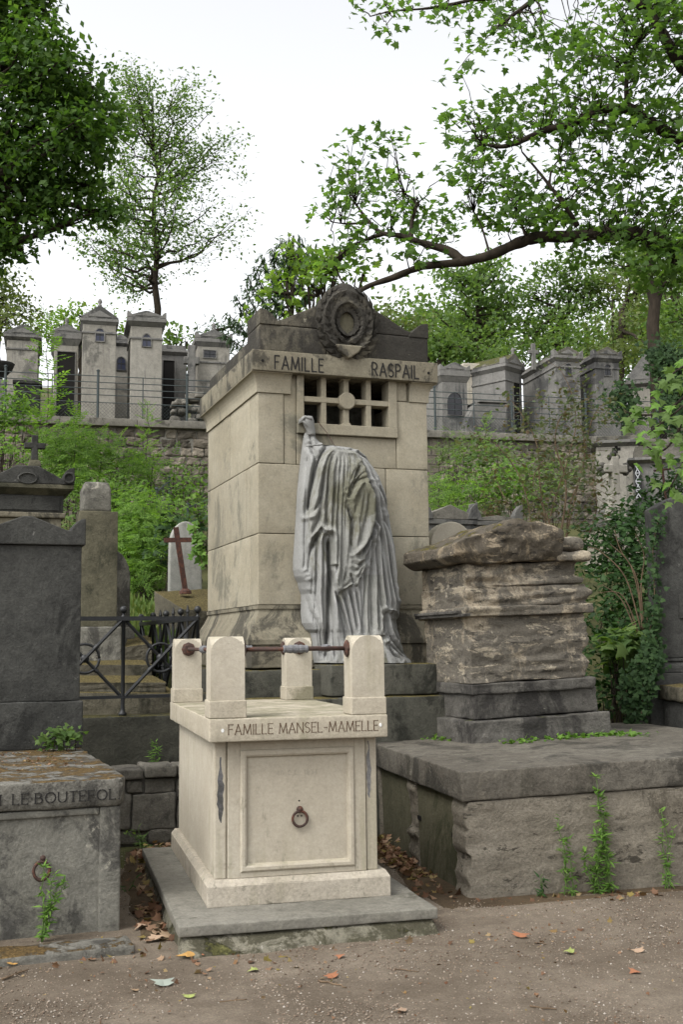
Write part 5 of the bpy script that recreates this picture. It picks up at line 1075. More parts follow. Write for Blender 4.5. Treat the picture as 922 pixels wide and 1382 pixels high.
ur = thing('planter_urn', 'dark shallow stone urn on a pedestal at the left edge of the terrace', 'urn', tuple(TF(.7).w(-1.62, 0, Z0)), TAa)
MB().lathe([(.06, .95), (.05, 1.0), (.16, 1.08), (.27, 1.2), (.31, 1.3), (.33, 1.34), (.30, 1.36)], 20).build('bowl', M['stele'], ur, True); MB().box(-.14, .14, -.14, .14, 0, .948).build('pedestal', M['chap_g'], ur, bevel=.02)
# right part
chapel('small eared chapel with large pointed window right of the beige tomb', 1.2, 9.47, 10.17, Z0, 8.40, 8.70, 8.92, 1.5, mat='chap_g', win=(9.60, 10.02, 7.52, 8.14, 'gothic', 'blackout'), string=8.5, over=.07)
pt = thing('portico_tomb', 'pale flat roofed stone portico with a dark opening', 'mausoleum', tuple(TF(3).w(11.4, 0, Z0)), TAa)
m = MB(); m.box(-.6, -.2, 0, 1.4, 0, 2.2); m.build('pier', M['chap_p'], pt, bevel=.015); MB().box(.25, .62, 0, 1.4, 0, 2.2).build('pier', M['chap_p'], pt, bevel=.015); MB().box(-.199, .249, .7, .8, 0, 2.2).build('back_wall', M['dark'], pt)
MB().box(-.64, .66, -.04, 1.44, 2.202, 2.36).build('architrave', M['chap_p'], pt, bevel=.012); MB().box(-.72, .74, -.12, 1.5, 2.362, 2.46).build('cornice', M['chap_p'], pt, bevel=.012); MB().box(-.68, .7, -.08, 1.45, 2.462, 2.56).build('roof', M['chap_p'], pt, bevel=.02)
for k in range(4): MB().box(-.605, -.195, -.008, .1, .5 + .42 * k, .905 + .42 * k).build('stone_block', M['chap_p'], pt, bevel=.02)
sg = thing('sloped_tomb', 'grey sloped tomb slab lying before the pale portico', 'tomb', tuple(TF(.75).w(10.5, 0, Z0)), TAa)
MB().prism([(-.55, 0), (.56, 0), (.56, .95), (-.28, .92), (-.55, .38)], 0, .8).build('body', M['chap_g'], sg, bevel=.02); MB().box(-.2, .6, -.05, .85, .953, 1.03).build('lid', M['chap_g'], sg, bevel=.01)
f3 = Fr(*TF(2.2).w(11.9, 0)[:2], TAa + .55)
chapel('turned chapel with mossy gable and an open dark doorway', 0, -.35, .42, Z0, 9.02, 9.2, 9.52, 1.9, mat='chap_g', roof='roof_moss', door=(.0, .30, 7.3, 8.75, 'flat'), frame=f3, string=8.75, finial=True)
f4 = Fr(*TF(1.2).w(12.72, 0)[:2], TAa)
chapel('big streaked chapel with small round window, left of the right hand pair', 1.2, 12.72, 13.45, Z0, 9.12, 9.28, 9.52, 2.2, mat='chap_g', roof='roof_moss', win=(13.0, 13.19, 8.75, 9.07, 'round', 'blackout'), string=8.98, over=.07)
stone_cross('small lobed stone cross behind the roof of the streaked chapel', TF(2.0).w(12.45, 0, 9.05), .75, .15, 'chap_g', mound=False, t_=.05)
chapel('big narrow chapel with small round window and eared roof, right of the right hand pair', 1.2, 13.90, 14.62, Z0, 9.17, 9.34, 9.58, 1.8, mat='chap_g', roof='roof_moss', win=(14.17, 14.36, 8.80, 9.10, 'round', 'blackout'), string=9.0, over=.07)
f6 = Fr(*TF(2.0).w(15.9, 0)[:2], TAa - .5)
chapel('chapel with steep sooty roof and pale gable swamped by ivy', 0, -.5, .55, Z0, 8.75, 8.9, 9.7, 1.9, mat='chap', frame=f6, acro=False, over=.1)
# two lower chapels in front of the wall at the right
f7 = Fr(5.62, 22.6, -.2)
l1 = chapel('low pale chapel with a tiny cross shaped window set against the terrace wall', 0, -.42, .42, 4.0, 5.52, 5.64, 5.74, 1.0, mat='chap', frame=f7, acro=False, over=.08, flat_roof=True, roof='roof_moss')
for a in ((-.085, .085, -.03, .03), (-.03, .03, -.085, .085)): MB().box(-.02 + a[0], -.02 + a[1], -.004, .01, 1.46 + a[2], 1.46 + a[3]).build('cross_window', M['dark'], l1)
f8 = Fr(5.62, 21.5, -.2)
l2 = chapel('pale chapel with thick yellow moss on its roof and a white lattice grille', 0, .05, 2.3, 3.9, 4.98, 5.08, 5.32, .8, mat='chap_g', frame=f8, acro=False, over=.12, roof='roof_moss', flat_roof=True)
gr = MB(); gr.box(-1.13, -1.03, -.05, -.03, .40, 1.05); gb = gr.build('grille', M['blackout'], l2)
for k in range(4):
    z = .42 + k * .16
    for s_ in (1, -1):
        m = MB(); plank(m, (-1.12, -.056 - .002 * s_, z if s_ > 0 else z + .14), (-1.04, -.056 - .002 * s_, z + .14 if s_ > 0 else z), .016, .004); m.build('lattice_bar', M['white'], gb)
    m = MB(); plank(m, (-1.13, -.062, z - .01), (-1.03, -.062, z - .01), .016, .004); m.build('lattice_bar', M['white'], gb)
stone_cross('lobed dark stone cross on a pale mound before the low chapel', (Fr(4.4, 19, .25).w(.28, 0, 3.80)), .92, .22, 'chap', knobs=True)
ic = thing('iron_cross', 'thin leaning rusty iron cross standing above the dark stele at the right', 'cross', tuple(Fr(4.6, 14, .25).w(-.56, 0, 3.25)), .25)
m = MB(); m.tube([(0.02, 0, -.4), (-.085, 0, .62)], .016, 6); m.build('upright', M['iron_rust'], ic); MB().tube([(-.19, -.01, .43), (.08, -.01, .47)], .014, 6).build('crossbar', M['iron_rust'], ic)
house_tomb('white low tomb slab glimpsed through the twiggy bush', .55, 1.35, 2.6, 3.25, 3.32, .9, 0, Fr(3.2, 15.5, .25), M['chap_p'], ears=False, cat='tomb', name='low_tomb')
# ================================================================ vegetation
def tm(v, f): return np.array(v, float), f
RH = tm([(0, 0, 0), (.3, .45, .07), (0, 1, 0), (-.3, .45, .07)], [(0, 1, 2), (0, 2, 3)])
SL_ = tm([(0, 0, 0), (.13, .4, .03), (0, 1, -.08), (-.13, .4, .03)], [(0, 1, 2), (0, 2, 3)])
_mp = [(0, 0), (.2, -.04), (.5, .08), (.34, .24), (.62, .52), (.36, .5), (.24, .58), (.16, .72), (0, 1.02)]
_mo = _mp + [(-x, y) for x, y in _mp[-2:0:-1]]
MAP = tm([(0, .34, .03)] + [(x, y, -.10 * (abs(x) + abs(y - .35))) for x, y in _mo], [(0, i, i % len(_mo) + 1) for i in range(1, len(_mo) + 1)])
_q = [(0, 0, 0), (.012, .5, 0), (0, 1.0, -.12)]; _pv = []; _pf = []
for k in range(5):
    y = .25 + .16 * k
    for s_ in ((-1, 1) if k < 5 else (0,)):
        o_ = len(_pv); L_ = .30 - .02 * k; z_ = -.12 * y * y
        _pv += [(0, y, z_), (s_ * L_ * .45, y + .0, z_ + .02), (s_ * L_, y + .1, z_ - .03), (s_ * L_ * .5, y + .12, z_ + .01)]; _pf += [(o_, o_ + 1, o_ + 2), (o_, o_ + 2, o_ + 3)]
o_ = len(_pv); _pv += [(0, .92, -.1), (.06, 1.05, -.12), (0, 1.22, -.18), (-.06, 1.05, -.12)]; _pf += [(o_, o_ + 1, o_ + 2), (o_, o_ + 2, o_ + 3)]
PIN = tm(_pv, _pf)
IVY = tm([(0, .3, .02), (0, 0, 0), (.35, -.05, -.04), (.45, .35, -.05), (.2, .5, 0), (0, .95, -.06), (-.2, .5, 0), (-.45, .35, -.05), (-.35, -.05, -.04)], [(0, i, i % 8 + 1) for i in range(1, 9)])

def unit(a): return a / np.maximum(np.linalg.norm(a, axis=1, keepdims=True), 1e-9)
def leaves(name, mat, P, N, size, parent, T=RH, kind='stuff', jitter=.42, direc=None):
    """one mesh of leaves: template T set at points P facing N"""
    P = np.asarray(P, float); n = len(P)
    N = unit(np.asarray(N, float)); d = rng.normal(size=(n, 3)) if direc is None else np.asarray(direc, float) + rng.normal(size=(n, 3)) * .35
    X = unit(np.cross(d, N)); Yv = np.cross(N, X)
    s = size * (1 + jitter * rng.uniform(-1, 1, n))[:, None, None]
    tv, tf = T; V = (tv[None, :, 0:1] * X[:, None] + tv[None, :, 1:2] * Yv[:, None] + tv[None, :, 2:3] * N[:, None]) * s + P[:, None]
    k = len(tv); F = np.array(tf); A = (F[None] + (np.arange(n) * k)[:, None, None]).reshape(-1)
    return from_arrays(name, V.reshape(-1, 3) if parent is None or not parent.location.length else V.reshape(-1, 3) - np.array(parent.location), np.full(n * len(F), F.shape[1]), A, mat, parent, kind)
def nrm_up(n, k=.8): return unit(np.array([0, 0, 1.0]) + rng.normal(size=(n, 3)) * k)
def ball(n, c, r, flat=1.0, shell=.0):
    d = unit(rng.normal(size=(n, 3))); q = (shell + (1 - shell) * rng.random(n) ** .5)[:, None] * r; p = d * q; p[:, 2] *= flat; return np.array(c) + p
def curve(a, b, sag=0., n=7, wob=.0):
    a = np.array(a, float); b = np.array(b, float); t = np.linspace(0, 1, n)[:, None]; p = a + (b - a) * t; p[:, 2] += sag * (4 * t * (1 - t))[:, 0]
    p[1:-1] += rng.normal(size=(n - 2, 3)) * wob; return p
def local(m, o):                       # move a builder's points into the frame of an unrotated thing
    L = o.location; m.v = [(x - L.x, y - L.y, z - L.z) for x, y, z in m.v]; return m
def wood(m, a, b, r0, r1, sag=0, n=7, wob=0., k=6):
    p = curve(a, b, sag, n, wob); m.tube(p, np.linspace(r0, r1, n), k, cap=True); return p
def plant(name, label, cat, base, group=None): return thing(name, label, cat, base, 0, group)

def blob_tree(name, label, cat, foot, trunk_top, blobs, mat, leaf=.2, dens=26, T=RH, bark='bark', r0=.25, clump=.5, limbs=True, up=.8, group=None, cpm=1.0, kindname='crown'):
    """trunk and limbs reaching into a crown made of many leaf clumps; blobs = (centre, radius)"""
    t = plant(name, label, cat, foot, group); m = MB()
    tp = wood(m, foot, trunk_top, r0, r0 * .55, 0, 9, r0 * .25, 9)
    P = []; N = []
    for c_, r in blobs:
        c_ = np.array(c_)
        if limbs: 
            s_ = tp[min(8, max(3, int(rng.integers(4, 9))))]; pl = wood(m, s_, c_, r0 * .35, .02, .1 * r, 7, .05 * r, 5)
            for q in range(int(3 + r * 1.5)): wood(m, pl[rng.integers(3, 7)], ball(1, c_, r)[0], .03 + r0 * .06, .008, 0, 5, .04 * r, 4)
        nc = max(4, int(cpm * 9 * (r / clump) ** 2)); cs = ball(nc, c_, r, .9, .25)
        for q in cs:
            n = max(4, int(dens * rng.uniform(.5, 1.3))); p = q + rng.normal(size=(n, 3)) * np.array([clump * .42, clump * .42, clump * .28]); P.append(p); N.append(unit(np.array([0, 0, 1.]) * up + (q - c_) / r * .5 + rng.normal(size=(n, 3)) * .7))
    local(m, t).build('trunk', M[bark], t, True)
    leaves(kindname, M[mat], np.concatenate(P), np.concatenate(N), leaf, t, T)
    return t
def W(px_, py_, Y): return tuple(at(px_, py_, Y))
def B(lst): return [(W(x, y, Y), r / FOC * Y) for x, y, r, Y in lst]
def gz(x, y): return ground_z(x, y)
def foot(px_, Y): p = at(px_, 700, Y); return (p.x, p.y, gz(p.x, p.y) - .1)

# --- dense tree at the upper left, trunk outside the picture
blob_tree('leafy_tree', 'dense dark green leafy crown filling the upper left corner', 'tree', foot(-190, 17), W(-110, 40, 17), B([
    (10, 40, 75, 17), (55, 85, 62, 16.5), (95, 110, 42, 17), (125, 120, 25, 17), (50, 165, 70, 17), (105, 190, 45, 16.5), (140, 160, 18, 17), (138, 195, 20, 17), (10, 230, 70, 17), (70, 250, 48, 17), (20, 310, 42, 17), (60, 300, 30, 17),
    (132, 285, 17, 17), (150, 292, 12, 17), (112, 245, 25, 17), (20, 340, 22, 17), (-80, 60, 110, 17.5), (-90, 200, 110, 17), (-60, 320, 70, 17), (20, -50, 70, 17), (-60, -80, 110, 17), (50, -10, 28, 16.8)]), 'lf_dark', .115, 62, RH, clump=.40, r0=.3, cpm=1.2)
# --- tall sparse tree behind the chapels
def sparse_tree(name, label, fp, topp, halfw, y0, y1, Y, nb, mat, leaf, twigs=6, per=26, r0=.2, spread=.6, bark='bark', fork=0):
    t = plant(name, label, 'tree', fp); m = MB(); top = np.array(topp)
    tp = wood(m, fp, top, r0, .025, 0, 14, .06, 8); P = []
    k = Y / FOC
    for i in range(nb):
        f = (i + rng.random()) / nb; py = y1 + (y0 - y1) * f; zz = at(461, py, Y).z
        j = np.interp(zz, tp[:, 2], np.arange(14)); a = tp[int(j)] + (tp[min(13, int(j) + 1)] - tp[int(j)]) * (j - int(j))
        az = rng.uniform(0, 2 * PI); hw = np.interp(py, *zip(*halfw)) * k * rng.uniform(.75, 1.1); rise = hw * rng.uniform(.35, .8) * (1.4 if f > .5 else .8)
        e = a + np.array([math.cos(az) * hw, math.sin(az) * hw * .8, rise]); pl = wood(m, a, e, r0 * .32 * (1 - .6 * f), .012, -.12 * hw, 8, .03 * hw, 5)
        for q in range(twigs):
            s_ = pl[rng.integers(2, 8)]; e2 = s_ + np.array([math.cos(az), math.sin(az), .6]) * hw * .25 + rng.normal(size=3) * hw * .2; tw_ = wood(m, s_, e2, .013, .004, 0, 5, .02 * hw, 3)
            n = int(per * rng.uniform(.4, 1.5)); P.append(tw_[rng.integers(1, 5, n)] + rng.normal(size=(n, 3)) * np.array([.3, .3, .2]) * (Y / 40))
    local(m, t).build('trunk', M[bark], t, True); P = np.concatenate(P); leaves('crown', M[mat], P, nrm_up(len(P), .9), leaf, t, RH); return t
fp = foot(214, 42); sparse_tree('slender_tree', 'tall slender tree with thin see-through crown behind the two tall narrow chapels', fp, W(206, 128, 42), [(120, 20), (160, 55), (220, 85), (300, 98), (350, 108), (400, 80)], 140, 392, 42, 64, 'lf_sparse', .14, 7, 32, .2)
fp = foot(640, 48); sparse_tree('bare_tree', 'half bare tree with dark forked branches between the beige tomb and the wood', fp, W(648, 362, 48), [(360, 10), (400, 45), (450, 60), (490, 60)], 370, 480, 48, 30, 'lf_sparse', .24, 5, 22, .26)

# --- crowns beyond the terrace
blob_tree('olive_tree', 'olive brown crowned tree at the left edge above the gabled chapel', 'tree', foot(-10, 38), W(0, 430, 38), B([(5, 400, 32, 38), (28, 425, 22, 38), (-25, 385, 45, 38), (10, 440, 28, 37), (40, 445, 14, 38)]), 'lf_olive', .17, 36, clump=.7)
blob_tree('round_tree', 'bright green rounded tree behind the roofs of the left chapels', 'tree', foot(110, 40), W(110, 440, 40), B([(110, 428, 24, 40), (78, 436, 18, 40), (145, 442, 22, 40), (95, 450, 25, 39), (170, 450, 18, 40), (60, 445, 14, 40)]), 'lf_bright', .17, 40, clump=.7)
blob_tree('small_tree', 'small mid green tree behind the flat roofed grey chapel', 'tree', foot(243, 34), W(243, 470, 34), B([(238, 452, 13, 34), (252, 462, 12, 34), (228, 462, 12, 34), (246, 480, 18, 34), (262, 490, 14, 34)]), 'lf_mid', .2, 16, clump=.6)
blob_tree('dark_conifer', 'dark evergreen top showing between small green tree and beige tomb', 'tree', foot(283, 36), W(283, 450, 36), B([(275, 462, 12, 36), (290, 448, 10, 36), (300, 470, 14, 36), (272, 490, 14, 36), (315, 440, 9, 36)]), 'lf_conifer', .2, 30, SL_, clump=.5)
blob_tree('olive_tree', 'pale olive crown rising just behind the right shoulder of the beige tomb', 'tree', foot(535, 40), W(535, 450, 40), B([(518, 425, 20, 40), (545, 435, 22, 40), (565, 450, 20, 40), (500, 430, 18, 40), (530, 465, 30, 40)]), 'lf_olive', .17, 34, clump=.7)
blob_tree('dark_bushy_tree', 'dark green bushy tree right of the beige tomb under the half bare tree', 'tree', foot(600, 36), W(600, 470, 36), B([(592, 455, 24, 36), (575, 475, 20, 36), (615, 470, 24, 36), (645, 475, 24, 36), (600, 490, 26, 36), (670, 485, 22, 36)]), 'lf_mid', .16, 38, clump=.6, cpm=1.1)
blob_tree('broad_tree', 'broad light green tree crown behind the portico and streaked chapel', 'tree', foot(760, 50), W(760, 420, 50), B([(745, 430, 48, 50), (710, 460, 36, 48), (790, 400, 45, 50), (735, 385, 30, 50), (775, 370, 34, 50), (705, 400, 24, 50), (690, 480, 34, 46), (770, 470, 45, 46), (700, 425, 24, 50)]), 'lf_mid', .21, 40, clump=.8, cpm=.9)
blob_tree('broad_tree', 'greyish green tree crown over the eared roofs of the right hand chapels', 'tree', foot(840, 46), W(840, 420, 46), B([(835, 450, 46, 46), (860, 395, 45, 48), (820, 385, 38, 50), (850, 355, 36, 50), (880, 470, 40, 42), (830, 490, 34, 40)]), 'lf_olive', .20, 40, clump=.8, cpm=.9)
blob_tree('broad_tree', 'deep green tree crown at the right edge behind the ivy covered chapel', 'tree', foot(945, 40), W(945, 400, 40), B([(920, 430, 50, 40), (960, 380, 60, 42), (900, 370, 40, 42), (935, 490, 45, 38), (1010, 440, 70, 40)]), 'lf_mid', .18, 42, clump=.7, cpm=1.)
blob_tree('dark_trunk_tree', 'tree with a straight dark trunk rising behind the ivy covered chapel', 'tree', foot(893, 30), W(876, 340, 30), B([(870, 335, 34, 30), (915, 330, 40, 30), (900, 365, 25, 30), (845, 352, 22, 30)]), 'lf_mid', .18, 26, clump=.6, r0=.24)
wd = []
for k in range(40):
    x = rng.uniform(520, 1050); Y = rng.uniform(56, 75); wd.append((W(x, rng.uniform(425, 500), Y), rng.uniform(1.2, 2.4)))
P = []; N = []
for c_, r in wd:
    for q in ball(34, c_, r, .9, .4): p = q + rng.normal(size=(16, 3)) * .5; P.append(p); N.append(nrm_up(16, .9))
ww = leaves('wooded_hill', M['lf_mid'], np.concatenate(P), np.concatenate(N), .30, None, RH); tag(ww, 'far green wood on the hill behind the right hand chapels', 'wood')

# --- drooping conifer and young maple behind the tomb
cf = plant('weeping_conifer', 'conifer with upswept drooping branches behind the left end of the beige tomb', 'tree', foot(392, 21)); m = MB(); tp = wood(m, foot(392, 21), W(396, 318, 21), .16, .02, 0, 10, .03)
P = []; D_ = []
for (x0, y0, x1, y1, dy) in [(390, 400, 352, 345, 0), (388, 420, 335, 372, .6), (388, 440, 318, 400, -.4), (386, 450, 308, 425, .5), (386, 395, 366, 335, -.7), (392, 380, 378, 322, .2), (395, 390, 420, 330, .3), (398, 410, 440, 350, -.5), (396, 370, 405, 320, 0), (384, 465, 300, 448, .2), (386, 430, 330, 388, 1.2), (390, 410, 345, 360, -1.2), (396, 430, 450, 380, .8), (394, 360, 390, 320, .5)]:
    a = np.array(W(x0, y0, 21)); e = np.array(W(x1, y1, 21 + dy)); pl = wood(m, a, e, .035, .008, -.22 * np.linalg.norm(e - a), 12, .02, 4)
    for f in np.linspace(.15, 1, 46):
        i = f * 11; q = pl[int(i)] + (pl[min(11, int(i) + 1)] - pl[int(i)]) * (i - int(i)); n = 5
        P.append(q + rng.normal(size=(n, 3)) * .04); D_.append(np.tile(np.array([0, 0, -1.]) + (e - a) * .15, (n, 1)))
local(m, cf).build('trunk', M['bark'], cf, True); P = np.concatenate(P); D_ = np.concatenate(D_); leaves('needles', M['lf_conifer'], P, unit(rng.normal(size=P.shape)), .14, cf, SL_, direc=D_)
blob_tree('young_maple', 'young maple with bright yellow green leaves behind the carved wreath', 'tree', foot(440, 15), W(430, 400, 15), B([(395, 345, 14, 15), (415, 360, 22, 15), (385, 375, 16, 15), (440, 350, 16, 15), (465, 338, 12, 15), (425, 390, 22, 15), (450, 375, 18, 15), (372, 395, 12, 15), (355, 432, 13, 14.5), (490, 372, 12, 15), (400, 415, 20, 15)]), 'lf_bright', .085, 15, MAP, clump=.26, r0=.05, cpm=.5)

# --- the big maple reaching in from the right
mp_ = plant('overhanging_maple', 'big maple whose dark limbs and leaves reach in from the upper right', 'tree', foot(1090, 13.2)); m = MB()
trunk = [W(1090, 1000, 13.2), W(1075, 600, 13.2), W(1060, 380, 13.2), W(1050, 200, 13.2), W(1030, 0, 13), W(1000, -200, 13)]
trunk[0] = foot(1090, 13.2)
def smooth(pts, n=5):
    pts = np.array(pts); out = []
    for i in range(len(pts) - 1):
        p0, p1, p2, p3 = pts[max(0, i - 1)], pts[i], pts[i + 1], pts[min(len(pts) - 1, i + 2)]
        for t in np.linspace(0, 1, n + 1)[:-1]: out.append(.5 * ((2 * p1) + (-p0 + p2) * t + (2 * p0 - 5 * p1 + 4 * p2 - p3) * t * t + (-p0 + 3 * p1 - 3 * p2 + p3) * t ** 3))
    return np.array(out + [pts[-1]])
def limb(lst, r0, r1):
    p = smooth([W(*q) for q in lst]); m.tube(p, np.linspace(r0, r1, len(p)) * (1 + .08 * rng.normal(size=len(p))), 8); return p
m.tube(smooth(trunk), np.linspace(.36, .2, 26), 12)
LB = [limb([(1062, 430, 13.2), (990, 400, 12.8), (940, 372, 12.5), (905, 338, 12.3), (870, 320, 12.2), (830, 313, 12.1), (780, 319, 12), (730, 320, 12), (700, 328, 11.9), (660, 345, 11.8), (620, 354, 11.8), (570, 360, 11.7), (530, 375, 11.6), (500, 385, 11.6), (478, 397, 11.5)], .115, .022),
 limb([(625, 352, 11.8), (605, 338, 11.9), (570, 328, 12), (540, 318, 12.1), (515, 314, 12.2), (495, 295, 12.3), (480, 275, 12.4)], .05, .012), limb([(555, 322, 12.1), (556, 300, 12.2), (562, 275, 12.3), (548, 262, 12.3)], .028, .008), limb([(520, 315, 12.2), (490, 325, 12.2), (465, 340, 12.2), (440, 360, 12.2)], .025, .007), limb([(500, 300, 12.3), (470, 302, 12.3), (450, 300, 12.3)], .018, .006),
 limb([(1050, 240, 13.2), (980, 215, 12.8), (925, 190, 12.4), (885, 170, 12.2), (850, 147, 12.1), (810, 149, 12.1), (770, 168, 12), (735, 176, 12), (700, 192, 11.9), (675, 198, 11.9), (652, 194, 11.9)], .085, .016), limb([(848, 147, 12.1), (846, 115, 12), (851, 85, 12), (862, 60, 12)], .035, .01),
 limb([(1040, 160, 13.2), (960, 120, 12.6), (922, 90, 12.4), (900, 55, 12.3), (875, 15, 12.3), (840, -5, 12.3), (800, -20, 12.3), (740, -10, 12.2), (700, 15, 12.2), (680, 32, 12.2)], .09, .012), limb([(780, 305, 12.1), (765, 280, 12), (742, 250, 12), (722, 225, 12), (705, 205, 11.9)], .032, .008), limb([(742, 250, 12), (745, 230, 12), (755, 215, 11.9)], .016, .006),
 limb([(700, -5, 12.2), (640, 0, 12.2), (600, 8, 12.2), (570, 12, 12.2), (530, 15, 12.2), (500, 22, 12.2)], .025, .006), limb([(710, 318, 11.9), (700, 290, 12), (690, 265, 12.1), (685, 250, 12.1)], .018, .005), limb([(662, 345, 11.8), (650, 305, 12), (640, 285, 12)], .015, .005), limb([(480, 397, 11.5), (462, 380, 11.6), (455, 365, 11.7)], .016, .006)]
GS_ = [(905, 50, 55, 55, 62), (830, 55, 55, 50, 46), (765, 85, 38, 38, 24), (720, 38, 45, 22, 14), (870, 145, 65, 45, 54), (785, 155, 48, 38, 34), (715, 150, 42, 32, 26), (655, 180, 40, 24, 20), (615, 165, 18, 14, 6), (885, 235, 58, 48, 50), (795, 245, 52, 38, 36), (725, 255, 48, 32, 24), (665, 235, 42, 30, 24), (615, 235, 22, 18, 8), (560, 295, 40, 30, 14), (505, 195, 35, 16, 9), (478, 235, 32, 28, 14), (525, 245, 32, 24, 9), (455, 280, 26, 26, 10), (485, 325, 32, 24, 11), (545, 275, 26, 20, 7), (595, 305, 32, 16, 7), (645, 290, 38, 20, 11), (705, 300, 46, 22, 17), (775, 305, 55, 24, 28), (855, 300, 55, 32, 42), (905, 335, 36, 34, 32), (880, 372, 36, 18, 14), (800, 348, 40, 12, 8), (560, 350, 34, 9, 5), (440, 345, 18, 18, 6), (600, 8, 28, 10, 6), (665, 15, 34, 12, 10), (535, 10, 26, 9, 5), (527, 38, 6, 8, 2), (645, 52, 22, 9, 5), (616, 100, 6, 8, 3), (485, 8, 12, 6, 2), (690, 62, 22, 16, 6),
 (960, 120, 80, 140, 110), (960, 330, 60, 70, 60), (860, -60, 120, 50, 90), (1050, -60, 120, 120, 90)]
P = []; N = []; allp = np.concatenate(LB)
for x, y, rx, ry, n in GS_:
    for q in range(n):
        a = rng.uniform(0, 2 * PI); rr_ = math.sqrt(rng.random()) * 1.1; Y = rng.uniform(11.2, 13.6); c_ = np.array(W(x + rx * rr_ * math.cos(a), y + ry * rr_ * math.sin(a), Y))
        j = np.argmin(((allp - c_) ** 2 * np.array([1, .35, 1])).sum(1)); 
        tw_ = wood(m, allp[j], c_, .009, .0035, .04, 5, .03, 3) if np.linalg.norm(allp[j] - c_) < .9 else curve(c_ + rng.normal(size=3) * .3, c_, 0, 5)
        k = rng.integers(8, 15); d = rng.normal(size=3) * np.array([1, 1, .35]); d /= np.linalg.norm(d)
        pp = c_ + d * rng.uniform(-.22, .22, k)[:, None] + rng.normal(size=(k, 3)) * np.array([.09, .09, .05]); P.append(pp); N.append(unit(np.array([0, -.25, 1.]) + rng.normal(size=(k, 3)) * .62))
local(m, mp_).build('trunk', M['bark'], mp_, True); leaves('crown', M['lf_maple'], np.concatenate(P), np.concatenate(N), .076, mp_, MAP)
# near hanging spray of the same tree: each leaf a piece of its own
mesh_l = []
for k in range(4):
    me = bpy.data.meshes.new('leaf'); tv = MAP[0].copy(); tv[:, 2] += .06 * np.sin(tv[:, 0] * 6 + k) * (k % 2 * 2 - 1) - .18 * tv[:, 1] ** 2; me.from_pydata(tv.tolist(), [], MAP[1]); me.materials.append(M['lf_weed'] if k == 3 else M['lf_mid']); mesh_l.append(me)
hb = plant('hanging_branch', 'hanging spray of large fresh maple leaves at the right edge', 'branch', W(955, 480, 7.6)); m = MB(); tips = []
for lst in ([(1010, 420, 7.8), (960, 500, 7.6), (925, 545, 7.5), (895, 570, 7.4), (875, 585, 7.4)], [(960, 500, 7.6), (935, 590, 7.5), (915, 640, 7.4), (898, 668, 7.4)], [(930, 545, 7.5), (912, 590, 7.5), (890, 610, 7.4), (868, 598, 7.4)], [(975, 460, 7.7), (930, 490, 7.6), (908, 505, 7.6), (895, 520, 7.6)], [(940, 520, 7.6), (900, 555, 7.6), (862, 560, 7.6), (845, 555, 7.6)]):
    p = smooth([W(*q) for q in lst]); m.tube(p, np.linspace(.012, .003, len(p)), 5); tips += list(p[5:])
m.tube(smooth([trunk[1], W(1060, 420, 11), W(1040, 380, 9), W(1010, 420, 7.8)]), .02, 5)
local(m, hb).build('stem', M['bark'], hb, True)
for k in range(120):
    q = Vector(tips[rng.integers(len(tips))]) + Vector(rng.normal(size=3) * np.array([.05, .09, .055])) - hb.location
    o = bpy.data.objects.new('leaf', mesh_l[k % 4]); C.objects.link(o); o.parent = hb; s_ = rng.uniform(.055, .085); o.scale = (s_, s_, s_); o.location = q
    nn = Vector((rng.normal() * .35, -.75 + rng.normal() * .3, .55 + rng.normal() * .3)).normalized(); down = Vector((rng.normal() * .6, -.2, -1)); xx = down.cross(nn).normalized(); yy = nn.cross(xx); o.rotation_euler = Matrix((xx, yy, nn)).transposed().to_euler()

# --- saplings, bushes and climbers on the slope
def bush(name, label, cat, blobs, mat, leaf, n, T=RH, up=1., stems=5, stem='bark', group=None, flat=.9, clump=.18, r_=.012):
    cs = [np.array(W(x, y, Y)) for x, y, r, Y in blobs]; b0 = cs[0]; zb = gz(b0[0], b0[1]); t = plant(name, label, cat, (b0[0], b0[1], zb), group); m = MB(); P = []; N = []
    for (x, y, r, Y), c_ in zip(blobs, cs):
        R_ = r / FOC * Y
        for k in range(stems): wood(m, (c_[0] + rng.normal() * R_ * .25, c_[1] + rng.normal() * R_ * .25, gz(c_[0], c_[1]) - .05), ball(1, c_, R_ * .8)[0], r_, .004, 0, 6, .04, 4)
        nc = max(5, int(n * r * r / 900)); q = ball(nc, c_, R_, flat, .35)
        k = 7; pp = np.repeat(q, k, 0) + rng.normal(size=(nc * k, 3)) * clump * np.array([1, 1, .5]); P.append(pp); N.append(unit(np.array([0, -.3, 1.]) * up + np.repeat((q - c_) / R_, k, 0) * .5 + rng.normal(size=pp.shape) * .5))
    local(m, t).build('stems', M[stem], t, True); leaves('foliage', M[mat], np.concatenate(P), np.concatenate(N), leaf, t, T); return t
